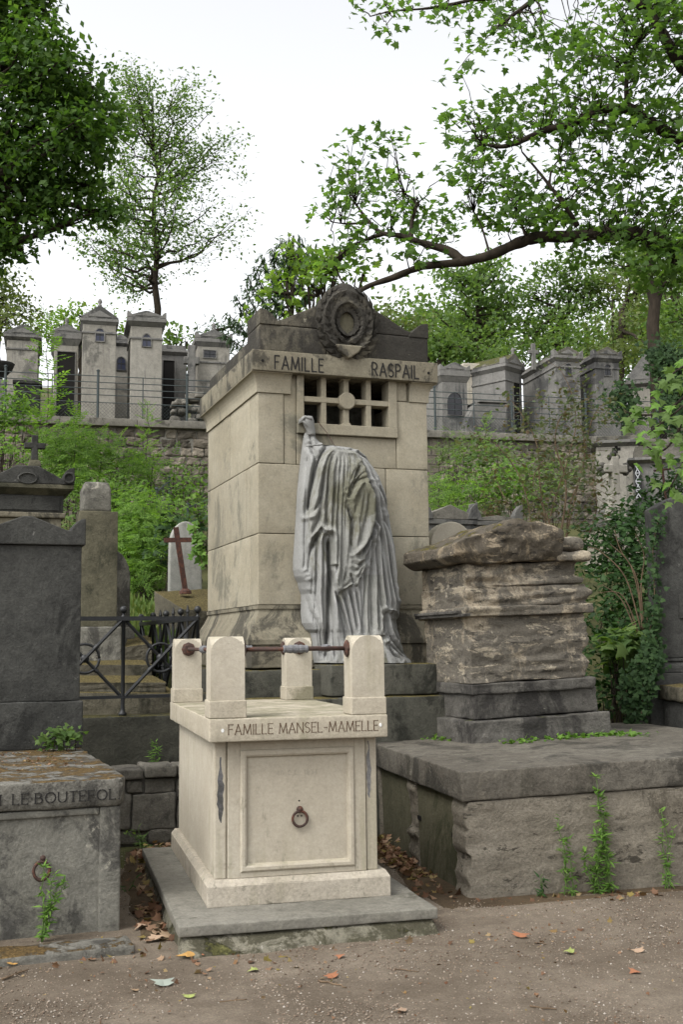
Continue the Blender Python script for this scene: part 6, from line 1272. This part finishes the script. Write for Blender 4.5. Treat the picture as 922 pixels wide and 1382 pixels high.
def sapling(label, px0, ytop, Y, h_px, mat='lf_sap', lean=0, n=34, leaf=.42, group=None):
    top = np.array(W(px0 + lean, ytop, Y)); b0 = np.array(W(px0, ytop + h_px, Y)); b0[2] = max(b0[2], gz(b0[0], b0[1])) if False else gz(b0[0], b0[1])
    t = plant('ash_sapling', label, 'sapling', tuple(b0), group); m = MB(); pl = wood(m, b0, top, .022, .005, 0, 12, .03, 5); P = []; D_ = []
    z1_ = top[2]; z0_ = z1_ - h_px / FOC * Y
    for k in range(n):
        f = (k + rng.random()) / n; zz_ = z0_ + (z1_ - z0_) * f; i = np.interp(zz_, pl[:, 2], np.arange(12)); q = pl[int(i)]; q = np.array([q[0], q[1], zz_]); az = k * 2.4 + rng.normal() * .4
        P.append(q); D_.append((math.cos(az), math.sin(az), .55 if f < .85 else 1.2))
    local(m, t).build('stem', M['bark_g'], t, True); P = np.array(P); D_ = np.array(D_); N = unit(np.stack([-D_[:, 0] * .4, -D_[:, 1] * .4, np.ones(len(P))], 1) + rng.normal(size=P.shape) * .2)
    d = unit(D_); X = unit(np.cross(d, N)); Nn = np.cross(X, d); tv, tf = PIN; s = leaf * rng.uniform(.7, 1.2, len(P))[:, None, None] * np.linspace(1, .55, len(P))[:, None, None]
    V = (tv[None, :, 0:1] * X[:, None] + tv[None, :, 1:2] * d[:, None] + tv[None, :, 2:3] * Nn[:, None]) * s + P[:, None]; F = np.array(tf); A = (F[None] + (np.arange(len(P)) * len(tv))[:, None, None]).reshape(-1)
    from_arrays('foliage', V.reshape(-1, 3) - np.array(t.location), np.full(len(P) * len(F), 3), A, M[mat], t, 'stuff'); return t
sapling('tall bright ash sapling rising past the railing before the dark doored chapel', 62, 425, 23.5, 190, lean=4, n=56, leaf=.62)
sapling('slim ash sapling standing in front of the terrace wall left of centre', 197, 545, 22, 140, lean=2, n=46, leaf=.42)
sapling('leafy ash sapling under the gap between dark doored and tall chapels', 100, 560, 20, 120, n=50, leaf=.5)
sapling('short ash sapling below the tall plain gabled chapel', 132, 585, 20, 100, lean=3, n=40, leaf=.45)
sapling('short ash sapling before the wall, nearer the beige tomb', 160, 590, 21, 110, lean=-3, n=40, leaf=.42)
sapling('thin ash sapling beside the dark cross of the tall monument', 60, 560, 19, 90, lean=-4, n=36, leaf=.42)
bush('green_bush', 'yellow green bush at the left edge under the planter urn', 'bush', [(12, 540, 22, 22), (25, 565, 24, 22), (-5, 570, 24, 22), (8, 600, 18, 21)], 'lf_sap', .10, 70)
bush('green_bush', 'bright bush rising behind the small stone cross of the tall monument', 'bush', [(95, 600, 30, 18.5), (75, 625, 26, 18.5), (112, 632, 18, 18.5), (105, 650, 24, 18)], 'lf_sap', .17, 40, PIN)
bush('green_bush', 'leafy bush under the terrace wall above the chipped block of the narrow stele', 'bush', [(150, 665, 22, 18), (130, 668, 20, 17.5), (172, 672, 18, 18), (155, 640, 12, 19)], 'lf_sap', .085, 80)
bush('green_bush', 'dense bright bush spilling down between the narrow stele and the rusty cross', 'bush', [(185, 690, 26, 16.5), (200, 720, 30, 16.2), (180, 735, 28, 16), (205, 755, 28, 15.8), (190, 775, 24, 15.6), (170, 705, 22, 16.5)], 'lf_sap', .15, 66, PIN)
bush('green_bush', 'dark leafy bush around the small stair railing', 'bush', [(192, 668, 16, 20), (240, 668, 14, 20.5), (248, 695, 14, 18.5), (215, 706, 14, 18.5)], 'lf_mid', .085, 90)
bush('green_bush', 'bush against the terrace wall beside the corner of the beige tomb', 'bush', [(266, 648, 13, 22), (270, 674, 15, 20.5), (258, 632, 9, 23), (275, 700, 14, 19)], 'lf_mid', .085, 90)
bush('ivy_patch', 'dark ivy on the slope behind the white arched headstone', 'ivy', [(236, 716, 14, 16), (262, 712, 12, 15.6), (228, 740, 12, 15.4)], 'lf_ivy', .10, 70, IVY)
bush('green_bush', 'low bush behind the scrolled pediment of the tall monument', 'bush', [(14, 655, 18, 17), (60, 655, 18, 17), (105, 680, 18, 16.5), (98, 715, 16, 16)], 'lf_mid', .085, 80)
gp = np.stack([rng.uniform(150, 235, 2600), rng.uniform(12.2, 15, 2600)], 1); P = []
for a, Y in gp:
    q = at(a, 700, Y); P.append((q.x, q.y, gz(q.x, q.y)))
gs = leaves('grass', M['grass'], P, unit(np.array([0, -1., .15]) + rng.normal(size=(2600, 3)) * .5), .24, None, SL_, direc=np.tile([0, 0, 1.], (2600, 1))); tag(gs, 'patch of rough grass behind the iron railing', 'grass')
bush('green_bush', 'feathery bright bush in front of the terrace wall below the two tall narrow chapels', 'bush', [(130, 615, 22, 20), (160, 628, 18, 20), (192, 640, 18, 19.5), (110, 590, 16, 20.5), (205, 615, 10, 20)], 'lf_sap', .20, 44, PIN)
bush('green_bush', 'leafy green bush filling the bank beside the lower corner of the beige tomb', 'bush', [(250, 660, 16, 19), (232, 640, 13, 20), (262, 690, 14, 18.5), (225, 680, 12, 18)], 'lf_sap', .085, 90)
# right slope
bush('green_bush', 'wide fresh green bush covering the wall between the wall shrub and the twiggy bush', 'bush', [(640, 625, 22, 21), (672, 615, 20, 21), (700, 640, 20, 20.5), (655, 600, 14, 22), (725, 655, 16, 20)], 'lf_mid', .095, 80)
bush('green_bush', 'feathery green growth at the foot of the terrace wall behind the low grey tombs', 'bush', [(620, 655, 16, 18.5), (640, 668, 14, 18), (720, 675, 16, 18.5), (745, 640, 18, 20)], 'lf_sap', .17, 44, PIN)
bush('wall_shrub', 'dark shrub growing out of the terrace wall right of the beige tomb', 'bush', [(612, 600, 20, 24.5), (600, 615, 16, 24.5), (628, 608, 14, 24.5), (610, 630, 10, 24.5)], 'lf_mid', .14, 40, PIN)
sapling('pale leaved sapling before the terrace wall right of the beige tomb', 655, 565, 22.5, 90, 'lf_sap', 2, 40, .36)
bush('green_bush', 'bright rounded bush below the terrace wall behind the ridged grey tomb', 'bush', [(672, 655, 24, 18.5), (690, 640, 20, 19), (655, 665, 18, 18.5), (700, 662, 16, 18.5)], 'lf_sap', .09, 90)
bush('green_bush', 'small fern green bush at the corner of the beige tomb and the terrace wall', 'bush', [(592, 655, 15, 18), (600, 675, 16, 17), (590, 690, 12, 16)], 'lf_sap', .15, 56, PIN)
sk = thing('dead_stump', 'shaggy brown dead stump below the terrace wall', 'stump', tuple(Vector(W(662, 700, 20))[:2]) + (3.0,)); c_ = at(662, 640, 20); c0 = at(661, 690, 20); m = MB()
for k in range(14):
    o_ = Vector((rng.normal() * .10, rng.normal() * .06, 0)); m.tube([c0 + o_ * 1.2 + Vector((0, 0, -.8)), c0.lerp(c_, .5) + o_ + Vector((rng.normal() * .02, 0, 0)), c_ + o_ * .8 + Vector((0, 0, rng.normal() * .12))], [.06, .05, .02], 6)
local(m, sk).build('stump', M['twig'], sk, True)
# twiggy bush with arching stems over the wall
tb = plant('rose_bush', 'tall twiggy bush with small grey green leaves behind the crumbling tomb', 'bush', (Vector(W(720, 760, 14.5))[0], 14.5, gz(W(720, 760, 14.5)[0], 14.5))); m = MB(); P = []
for lst in ([(735, 760), (745, 690), (770, 610), (778, 570), (772, 530), (755, 495)], [(720, 760), (715, 690), (700, 640), (670, 600), (640, 590)], [(755, 760), (775, 680), (790, 610), (800, 565), (815, 545)], [(745, 750), (730, 660), (725, 600), (705, 560), (690, 540)], [(765, 760), (768, 690), (785, 640), (790, 600), (780, 560)], [(730, 760), (700, 700), (680, 670), (668, 640)], [(750, 760), (765, 660), (750, 600), (760, 560), (800, 535)], [(780, 750), (800, 710), (806, 680), (800, 655)], [(715, 770), (690, 720), (660, 690)], [(755, 760), (740, 700), (720, 650), (735, 620)]):
    Y = rng.uniform(13.5, 16); p = smooth([W(x, y, Y + .002 * (700 - y)) for x, y in lst], 6); m.tube(p, np.linspace(.014, .004, len(p)), 5)
    for k in range(60):
        i = rng.integers(5, len(p)); q = p[i] + rng.normal(size=3) * np.array([.17, .17, .12])
        if k % 4 == 0: m.tube([p[i], q], .003, 3, cap=False)
        P.append(q + rng.normal(size=(5, 3)) * .045)
local(m, tb).build('stems', M['twig'], tb, True); P = np.concatenate(P); leaves('foliage', M['lf_grey'], P, nrm_up(len(P), .6), .07, tb, RH)
bush('laurel_shrub', 'dark glossy shrub filling the gap between crumbling tomb and dark stele', 'bush', [(848, 708, 20, 13), (835, 730, 30, 12.8), (865, 745, 28, 12.6), (840, 780, 30, 12.4), (870, 800, 26, 12), (830, 830, 24, 12), (855, 850, 26, 11.6), (835, 880, 24, 11.4), (862, 890, 24, 11.2), (850, 930, 26, 11), (830, 930, 22, 11.2), (820, 760, 22, 13)], 'lf_shrub', .075, 80, RH, stems=3)
bush('laurel_shrub', 'upright leafy shrub behind the iron cross and dark stele', 'bush', [(895, 665, 15, 14.5), (878, 690, 14, 14), (910, 645, 13, 15), (880, 690, 18, 13.6), (915, 655, 18, 14.5)], 'lf_shrub', .085, 80, RH)
bush('broad_leaf_plant', 'low plant with broad pale green leaves beside the crumbling tomb', 'plant', [(838, 868, 22, 10.7), (860, 872, 16, 10.7), (825, 885, 16, 10.8)], 'lf_mid', .11, 20, MAP, clump=.07)
db = plant('dry_branches', 'bundle of bare arching twigs before the dark glossy shrub', 'branches', (Vector(W(868, 900, 11))[0], 11.0, .95)); m = MB()
for lst in ([(868, 850), (862, 800), (850, 760), (825, 735)], [(870, 850), (866, 790), (870, 750), (858, 720)], [(862, 860), (840, 810), (815, 790)], [(874, 840), (880, 780), (882, 740), (890, 700)], [(866, 850), (845, 780), (812, 745), (795, 738)], [(868, 845), (860, 780), (838, 742), (830, 715)], [(864, 860), (850, 820), (835, 800), (808, 800)]):
    p = smooth([W(x, y, 10.9) for x, y in lst], 6); m.tube(p, np.linspace(.009, .003, len(p)), 5)
local(m, db).build('twigs', M['twig'], db, True)
def ivy(label, pts, Y, n, size=.085, spread=(.05, .05, .05), mat='lf_ivy', name='ivy'):
    P = []; m = MB()
    for lst in pts:
        p = smooth([W(x, y, yy) for x, y, yy in lst], 10); m.tube(p, .005, 4); k = n * len(p) // 10; i = rng.integers(0, len(p), k); P.append(p[i] + rng.normal(size=(k, 3)) * np.array(spread))
    P = np.concatenate(P); t = plant(name, label, 'ivy', tuple(P[0])); local(m, t).build('stem', M['twig'], t, True); leaves('foliage', M[mat], P, unit(np.array([-.1, -1., .5]) + rng.normal(size=P.shape) * .4), size, t, IVY); return t
ivy('ivy climbing the left edge of the dark stele and hanging over its base', [[(884, 905, 10.4), (886, 860, 10.45), (884, 800, 10.5), (882, 740, 10.5), (890, 700, 10.5)], [(892, 890, 10.25), (872, 905, 10.25), (862, 925, 10.25), (860, 950, 10.25), (852, 985, 10.3)], [(880, 885, 10.25), (870, 900, 10.22), (868, 940, 10.22), (866, 965, 10.22)], [(880, 870, 10.3), (860, 900, 10.3), (848, 920, 10.3), (846, 950, 10.3)], [(886, 892, 10.2), (878, 915, 10.2), (876, 935, 10.2)], [(884, 820, 10.4), (878, 850, 10.4), (880, 880, 10.3)]], 10.4, 75, .045, (.04, .035, .04))
ivy('ivy swamping the right hand gabled chapel on the terrace', [[(918, 560, 27), (907, 520, 27), (896, 492, 27.2), (884, 478, 27.4)], [(922, 540, 27), (912, 500, 27), (900, 470, 27.3)], [(915, 580, 26.6), (910, 550, 26.6), (920, 520, 26.8), (915, 480, 27)], [(850, 560, 26.6), (840, 545, 26.6), (846, 530, 26.7)]], 27, 240, .10, (.2, .15, .16))
ivy('creeper trailing over the white arched headstone', [[(262, 712, 13.75), (266, 730, 13.75), (268, 745, 13.75), (274, 765, 13.75)]], 13.7, 30, .075, (.035, .01, .03), 'lf_weed')
def cover(label, pts, n, size, name='ground_cover'):
    P = []
    for (x, y, z, sx, sy) in pts:
        k = int(n * sx * sy * 30) + 12; q = np.array(atz(x, y, z)); P.append(np.stack([q[0] + rng.normal(size=k) * sx, q[1] + rng.normal(size=k) * sy, q[2] + np.abs(rng.normal(size=k)) * .018], 1))
    P = np.concatenate(P); o = leaves(name, M['lf_weed'], P, nrm_up(len(P), .45), size, None, IVY); return tag(o, label, 'ground cover')
cover('small green weeds along the left foot of the crumbling tomb', [(570, 992, .80, .06, .12), (585, 998, .80, .06, .10), (600, 1000, .80, .05, .08), (556, 988, .80, .05, .1), (525, 996, .80, .05, .1)], 160, .04)
cover('green weeds along the front foot of the crumbling tomb', [(735, 1000, .82, .12, .05), (770, 996, .83, .12, .05), (800, 994, .83, .12, .05), (830, 992, .84, .12, .06), (855, 994, .84, .10, .05), (700, 1003, .82, .08, .04)], 220, .04)

def weed(label, b, h, n=46, spread=.06, leaf=.075, mat='lf_weed', stems=3, lean=(0, 0)):
    t = plant('weed', label, 'weed', b); m = MB(); P = []; D_ = []
    for s_ in range(stems):
        e = np.array([rng.normal() * spread + lean[0], rng.normal() * spread * .4 + lean[1], h * rng.uniform(.6, 1) if s_ else h]); p = curve((rng.normal() * .015, 0, -.02), e, 0, 9, .008); m.tube(p, np.linspace(.005, .002, 9), 4)
        for k in range(n // stems):
            i = rng.integers(1, 9); az = rng.uniform(0, 2 * PI); P.append(p[i] + rng.normal(size=3) * .006); D_.append((math.cos(az), math.sin(az) - .3, rng.normal() * .45 + .1 + .4 * (i > 6)))
    m.build('stem', M['stem'], t, True); P = np.array(P); D_ = unit(np.array(D_)); N = unit(np.array([0, -.45, 1.]) - D_ * .3 + rng.normal(size=P.shape) * .25); Nn = unit(N - D_ * (N * D_).sum(1, keepdims=True)); X = np.cross(D_, Nn)
    tv, tf = tm([(0, 0, 0), (.12, .35, .02), (0, 1, -.15), (-.12, .35, .02)], [(0, 1, 2), (0, 2, 3)]); s = leaf * rng.uniform(.6, 1.25, len(P))[:, None, None]
    V = (tv[None, :, 0:1] * X[:, None] + tv[None, :, 1:2] * D_[:, None] + tv[None, :, 2:3] * Nn[:, None]) * s + P[:, None]; F = np.array(tf); A = (F[None] + (np.arange(len(P)) * 4)[:, None, None]).reshape(-1)
    from_arrays('foliage', V.reshape(-1, 3), np.full(len(P) * 2, 3), A, M[mat], t, 'stuff'); return t
PBf = Fr(.76, 7.236, .226)
def pw(u, v=-.05, z=0): return tuple(PBf.w(u, v, z))
weed('tallest green weed standing against the platform wall, reaching its slab', pw(.92), .74, 230, .04, .058, stems=4)
weed('broad bushy weed at the foot of the platform beside the tallest weed', pw(.84), .42, 170, .07, .06, stems=4)
weed('slim green weed against the platform, left of the tallest weed', pw(.655), .48, 150, .03, .045, stems=3)
weed('thin weed against the platform near the right edge', pw(1.34), .5, 140, .035, .045, stems=3)
weed('tiny dark weed at the foot of the platform, left of the slim weed', pw(.47), .15, 26, .05, .06, 'lf_shrub')
for u in (.88, 1.0): pass
weed('leafy weed hanging through the iron ring of the mottled box tomb', tuple(LFm.w(-.47, -.07, 0)), .40, 190, .05, .055, stems=4, lean=(.03, 0))
bush('ferny_weed', 'low ferny weed on the mossy slab before the sooty stele', 'weed', [(78, 992, 12, 8.3), (95, 996, 10, 8.3), (64, 996, 8, 8.3)], 'lf_mid', .05, 60, IVY, stems=2, clump=.04)
weed('small weed growing on the earth ledge before the kerb wall', tuple(at(208, 1028, 9.55)), .17, 40, .05, .06)
weed('little weed at the foot of the low rubble wall', tuple(at(192, 1140, 8.95)), .12, 34, .05, .07, 'lf_mid')
weed('dark little weed against the side of the mottled box tomb', tuple(atz(168, 1205, 0.0)), .09, 30, .05, .05, 'lf_shrub')
# ================================================================ the gravel, dead leaves and twigs on the path
def scatter_xy(n, x0, x1, y0, y1): return np.stack([rng.uniform(x0, x1, n), rng.uniform(y0, y1, n)], 1)
def blocked(p):
    x, y = p[:, 0], p[:, 1]
    def loc(ox, oy, a): return (x - ox) * math.cos(a) + (y - oy) * math.sin(a), -(x - ox) * math.sin(a) + (y - oy) * math.cos(a)
    u, v = loc(-.77, 6.473, .2534); b = (u > -.21) & (u < 1.24) & (v > -.37) & (v < 2.1)
    u, v = loc(.76, 7.236, .226); b |= (u > 0) & (u < 2.6) & (v > 0)
    u, v = loc(-1.24, 6.6, .355); b |= (u < -.03) & (v > .03); b |= (u < -.04) & (v > -.5) & (v < -.27)
    return b
n = 110000; t = rng.random(n); y = 4.6 + 5.0 * t ** 1.5; x = rng.uniform(-1, 1, n) * (.36 * y + .2); xy = np.stack([x, y], 1); xy = xy[~blocked(xy)]
dn = fbm(np.stack([xy[:, 0] * 1.3, xy[:, 1] * 1.3, np.zeros(len(xy))], 1), 5, 3); xy = xy[rng.random(len(xy)) < .55 + .9 * dn]
k = len(xy); s = .0016 + .0062 * rng.random(k) ** 4
octv = np.array([(1, 0, 0), (0, 1, 0), (-1, 0, 0), (0, -1, 0), (.1, .1, .7), (0, 0, -.5)]); octf = np.array([(0, 1, 4), (1, 2, 4), (2, 3, 4), (3, 0, 4), (1, 0, 5), (2, 1, 5), (3, 2, 5), (0, 3, 5)])
a = rng.uniform(0, 2 * PI, k); ca, sa = np.cos(a), np.sin(a); v = octv[None] * (1 + .45 * rng.uniform(-1, 1, (k, 6, 3))) * s[:, None, None]
gzv = fbm(np.stack([xy[:, 0] * .6, xy[:, 1] * .6, np.zeros(k)], 1), 3) * .03
V = np.stack([v[..., 0] * ca[:, None] - v[..., 1] * sa[:, None] + xy[:, 0:1], v[..., 0] * sa[:, None] + v[..., 1] * ca[:, None] + xy[:, 1:2], v[..., 2] + gzv[:, None] + s[:, None] * .15], -1)
g_ = G('gravel stones'); col = g_.ramp(g_.n('NewGeometry').outputs['Random Per Island'], [(0, (.075, .055, .04)), (.3, (.15, .112, .082)), (.6, (.21, .165, .125)), (.88, (.25, .215, .175)), (1, (.36, .33, .29))]); g_.done(col, .9, spec=.2)
gv = from_arrays('gravel', V.reshape(-1, 3), np.full(k * 8, 3), (octf[None] + (np.arange(k) * 6)[:, None, None]).reshape(-1), g_.m, None, 'stuff'); tag(gv, 'loose pale gravel strewn over the brown path', 'gravel')

def earth(name, pts, seed):
    c = np.mean(pts, 0); n = 72; vs = [(c[0], c[1], .007)]; fs = []
    per = smooth(np.array([(*p, 0) for p in pts] + [(*pts[0], 0)]), 12)[:-1]; k = len(per)
    for ring, f in enumerate((.5, .8, 1.0)):
        for i, p in enumerate(per):
            q = c + (p[:2] - c) * f * (1 + .16 * fbm([[i * .35, seed, ring]], seed)[0]); vs.append((q[0], q[1], path_z(q[0], q[1]) + (.008 if ring < 2 else -.004)))
    for i in range(k):
        j = (i + 1) % k; fs.append((0, 1 + i, 1 + j))
        for r_ in (0, 1): fs.append((1 + r_ * k + i, 1 + (r_ + 1) * k + i, 1 + (r_ + 1) * k + j, 1 + r_ * k + j))
    me = bpy.data.meshes.new(name); me.from_pydata(vs, [], fs); link(name, me, M['dirt'], None, True, kind='structure')
def path_z(x, y): return float(fbm([[x * .6, y * .6, 0]], 3)[0]) * .03
DRY = tm([(0, .34, .10)] + [(x, y, .22 * abs(x) - .18 * abs(y - .4)) for x, y in _mo], MAP[1])
def litter(label, areas, size=.05):
    P = []
    for (x0, y0, x1, y1, n_, hh) in areas:
        f = rng.random(n_)[:, None]; p = np.array([x0, y0]) * (1 - f) + np.array([x1, y1]) * f + rng.normal(size=(n_, 2)) * .07; p = p + (rng.normal(size=p.shape) * .35 if size < .02 else 0); p = p[~blocked(p)]; P.append(np.concatenate([p, np.abs(rng.normal(size=(len(p), 1))) * hh + .012], 1))
    P = np.concatenate(P); o = leaves('leaf_litter', M['lf_dry'], P, nrm_up(len(P), .55), size, None, DRY); return tag(o, label, 'dead leaves')
earth('earth_patch', [(-1.75, 9.1), (-1.3, 9.3), (-1.15, 8.3), (-.98, 7.0), (-.9, 6.35), (-1.08, 6.3), (-1.2, 6.7), (-1.5, 7.8)], 1)
earth('earth_patch', [(.25, 9.6), (.6, 9.3), (.72, 7.9), (.82, 7.15), (.62, 6.95), (.40, 7.6)], 2)
earth('earth_patch', [(.74, 7.2), (1.4, 7.42), (2.3, 7.7), (2.3, 7.5), (1.4, 7.2), (.8, 7.02)], 3)
litter('brown dead leaves heaped in the gap between box tomb and pale tomb', [(-1.45, 8.7, -1.25, 7.9, 300, .03), (-1.5, 8.9, -1.2, 8.4, 200, .04), (-1.25, 7.9, -1.05, 7.0, 170, .012), (-1.2, 7.2, -1.0, 6.4, 70, .006)])
litter('brown dead leaves heaped between the pale tomb and the platform', [(.33, 9.2, .38, 8.4, 240, .04), (.40, 8.6, .52, 7.9, 120, .012), (.5, 7.9, .62, 7.2, 40, .006)])
litter('scattered brown crumbs of dead leaves along the foot of the tombs', [(-.9, 6.0, .5, 6.2, 20, .003), (.8, 7.1, 2.0, 7.4, 60, .003), (-1.7, 5.9, -1.0, 6.1, 26, .003), (-1.2, 5.6, 1.6, 6.6, 40, .002)], .035)
litter('tiny dark crumbs of bark and leaf trodden into the gravel path', [(-1.6, 5.4, 1.8, 5.6, 120, .001), (-1.4, 5.9, 2.2, 6.6, 160, .001), (.6, 6.4, 2.2, 7.0, 120, .001)], .016)
# single leaves one can point to
def one_leaf(label, pxl, pyl, size, mat, spin, name='fallen_leaf', curl=1., grp=None):
    p = atz(pxl, pyl, 0); m = MB(); tv = DRY[0].copy(); tv[:, 2] *= curl; tv[:, 1] -= .4; m.add((tv * size).tolist(), DRY[1]); o = m.build(name, M[mat], None, False); o.location = (p.x, p.y, path_z(p.x, p.y) + size * .12 * curl + .004); o.rotation_euler = (rng.normal() * .12, rng.normal() * .12, spin); tag(o, label, 'leaf', grp)
one_leaf('green leaf lying silvery side up on the gravel before the box tomb', 219, 1330, .10, 'lf_silver', .4)
one_leaf('large yellow autumn leaf just off the corner of the pale tomb', 251, 1293, .11, 'lf_yellow', 1.2)
one_leaf('orange tipped autumn leaf touching the large yellow leaf', 268, 1291, .085, 'lf_orange', 2.4)
one_leaf('pale tan curled leaf beside the base slab corner of the pale tomb', 212, 1270, .09, 'lf_pale', -.5, curl=1.5)
one_leaf('pale greenish leaf on the gravel right of the silvery leaf', 255, 1347, .055, 'lf_green', .2)
one_leaf('yellow green leaf on the gravel before the pale tomb', 342, 1313, .055, 'lf_green', 1.9)
one_leaf('orange brown leaf on the gravel below the platform corner', 703, 1268, .085, 'lf_orange', -.3)
one_leaf('olive curled leaf on the gravel before the platform', 768, 1291, .06, 'lf_green', .9, curl=1.6)
one_leaf('tan leaf on the gravel furthest right before the platform', 862, 1287, .06, 'lf_pale', .1)
one_leaf('orange brown leaf at the lower right on the open gravel', 857, 1314, .06, 'lf_orange', 2.2)
one_leaf('pinkish tan leaf near the bottom edge right of centre', 540, 1368, .06, 'lf_pale', 1.2)
one_leaf('orange leaf by the twig before the pale tomb', 447, 1322, .065, 'lf_orange', .5)
one_leaf('yellow leaf lying at the left end of the kerb stone', 14, 1305, .075, 'lf_yellow', .8)
one_leaf('red brown leaf on the gravel under the base slab of the pale tomb', 459, 1297, .05, 'lf_orange', 2.9)
one_leaf('tan leaf standing on edge in the gap beside the box tomb', 190, 1255, .08, 'lf_pale', 2, curl=1.8)
def twig(label, a, b_, r=.005):
    A_ = atz(*a, 0); B_ = atz(*b_, 0); m = MB(); p = curve(A_, B_, .0, 8, .006); p[:, 2] = [path_z(q[0], q[1]) + r for q in p]; m.tube(p, np.linspace(r, r * .5, 8), 6); i = p[4]; m.tube([i, i + (B_ - A_) * .12 + Vector((0, .03, .004))], [r * .6, r * .3], 5); tag(m.build('fallen_twig', M['twig'], None, True), label, 'twig')
twig('dark twig lying before the pale tomb right of centre', (430, 1327), (468, 1336), .006)
twig('thin twig lying on the gravel left of centre', (296, 1354), (333, 1350), .005)
twig('twig near the bottom edge at the right', (716, 1360), (752, 1364), .005)
twig('short twig on the gravel under the orange brown leaf', (722, 1277), (738, 1279), .004)
twig('bent brown twig at the lower left before the kerb stone', (2, 1327), (38, 1313), .006)
twig('pale twig among the gravel beside the yellow leaf', (293, 1288), (312, 1289), .004)
twig('thin twig at the centre right of the open gravel', (532, 1313), (566, 1316), .004)
# moss, needles and bits on the box tomb slab
p = []
for k in range(260): p.append(tuple(LFm.w(rng.uniform(-.9, -.12), rng.uniform(.55, 1.9), .853 + .004 * rng.random())))
o = leaves('leaf_crumbs', M['lf_dry'], p, nrm_up(len(p), .5), .022, None, RH); tag(o, 'brown leaf crumbs on the mossy slab of the box tomb', 'leaf crumbs')

# things of a kind share a group
GRP = {'leaf': 'fallen leaves on the gravel path', 'twig': 'twigs on the gravel path', 'mausoleum': 'chapels of the upper terrace', 'weed': 'weeds growing at the foot of the stones', 'sapling': 'ash saplings on the slope', 'bush': 'bushes on the slope', 'gravestone': 'upright gravestones', 'grave slab': 'moss covered grave slabs', 'cross': 'grave crosses', 'tree': 'trees on and beyond the terrace', 'ivy': 'ivy and creepers', 'dead leaves': 'drifts of dead leaves'}
for o in S.objects:
    if o.parent is None and o.get('category') in GRP and not o.get('group'): o['group'] = GRP[o['category']]
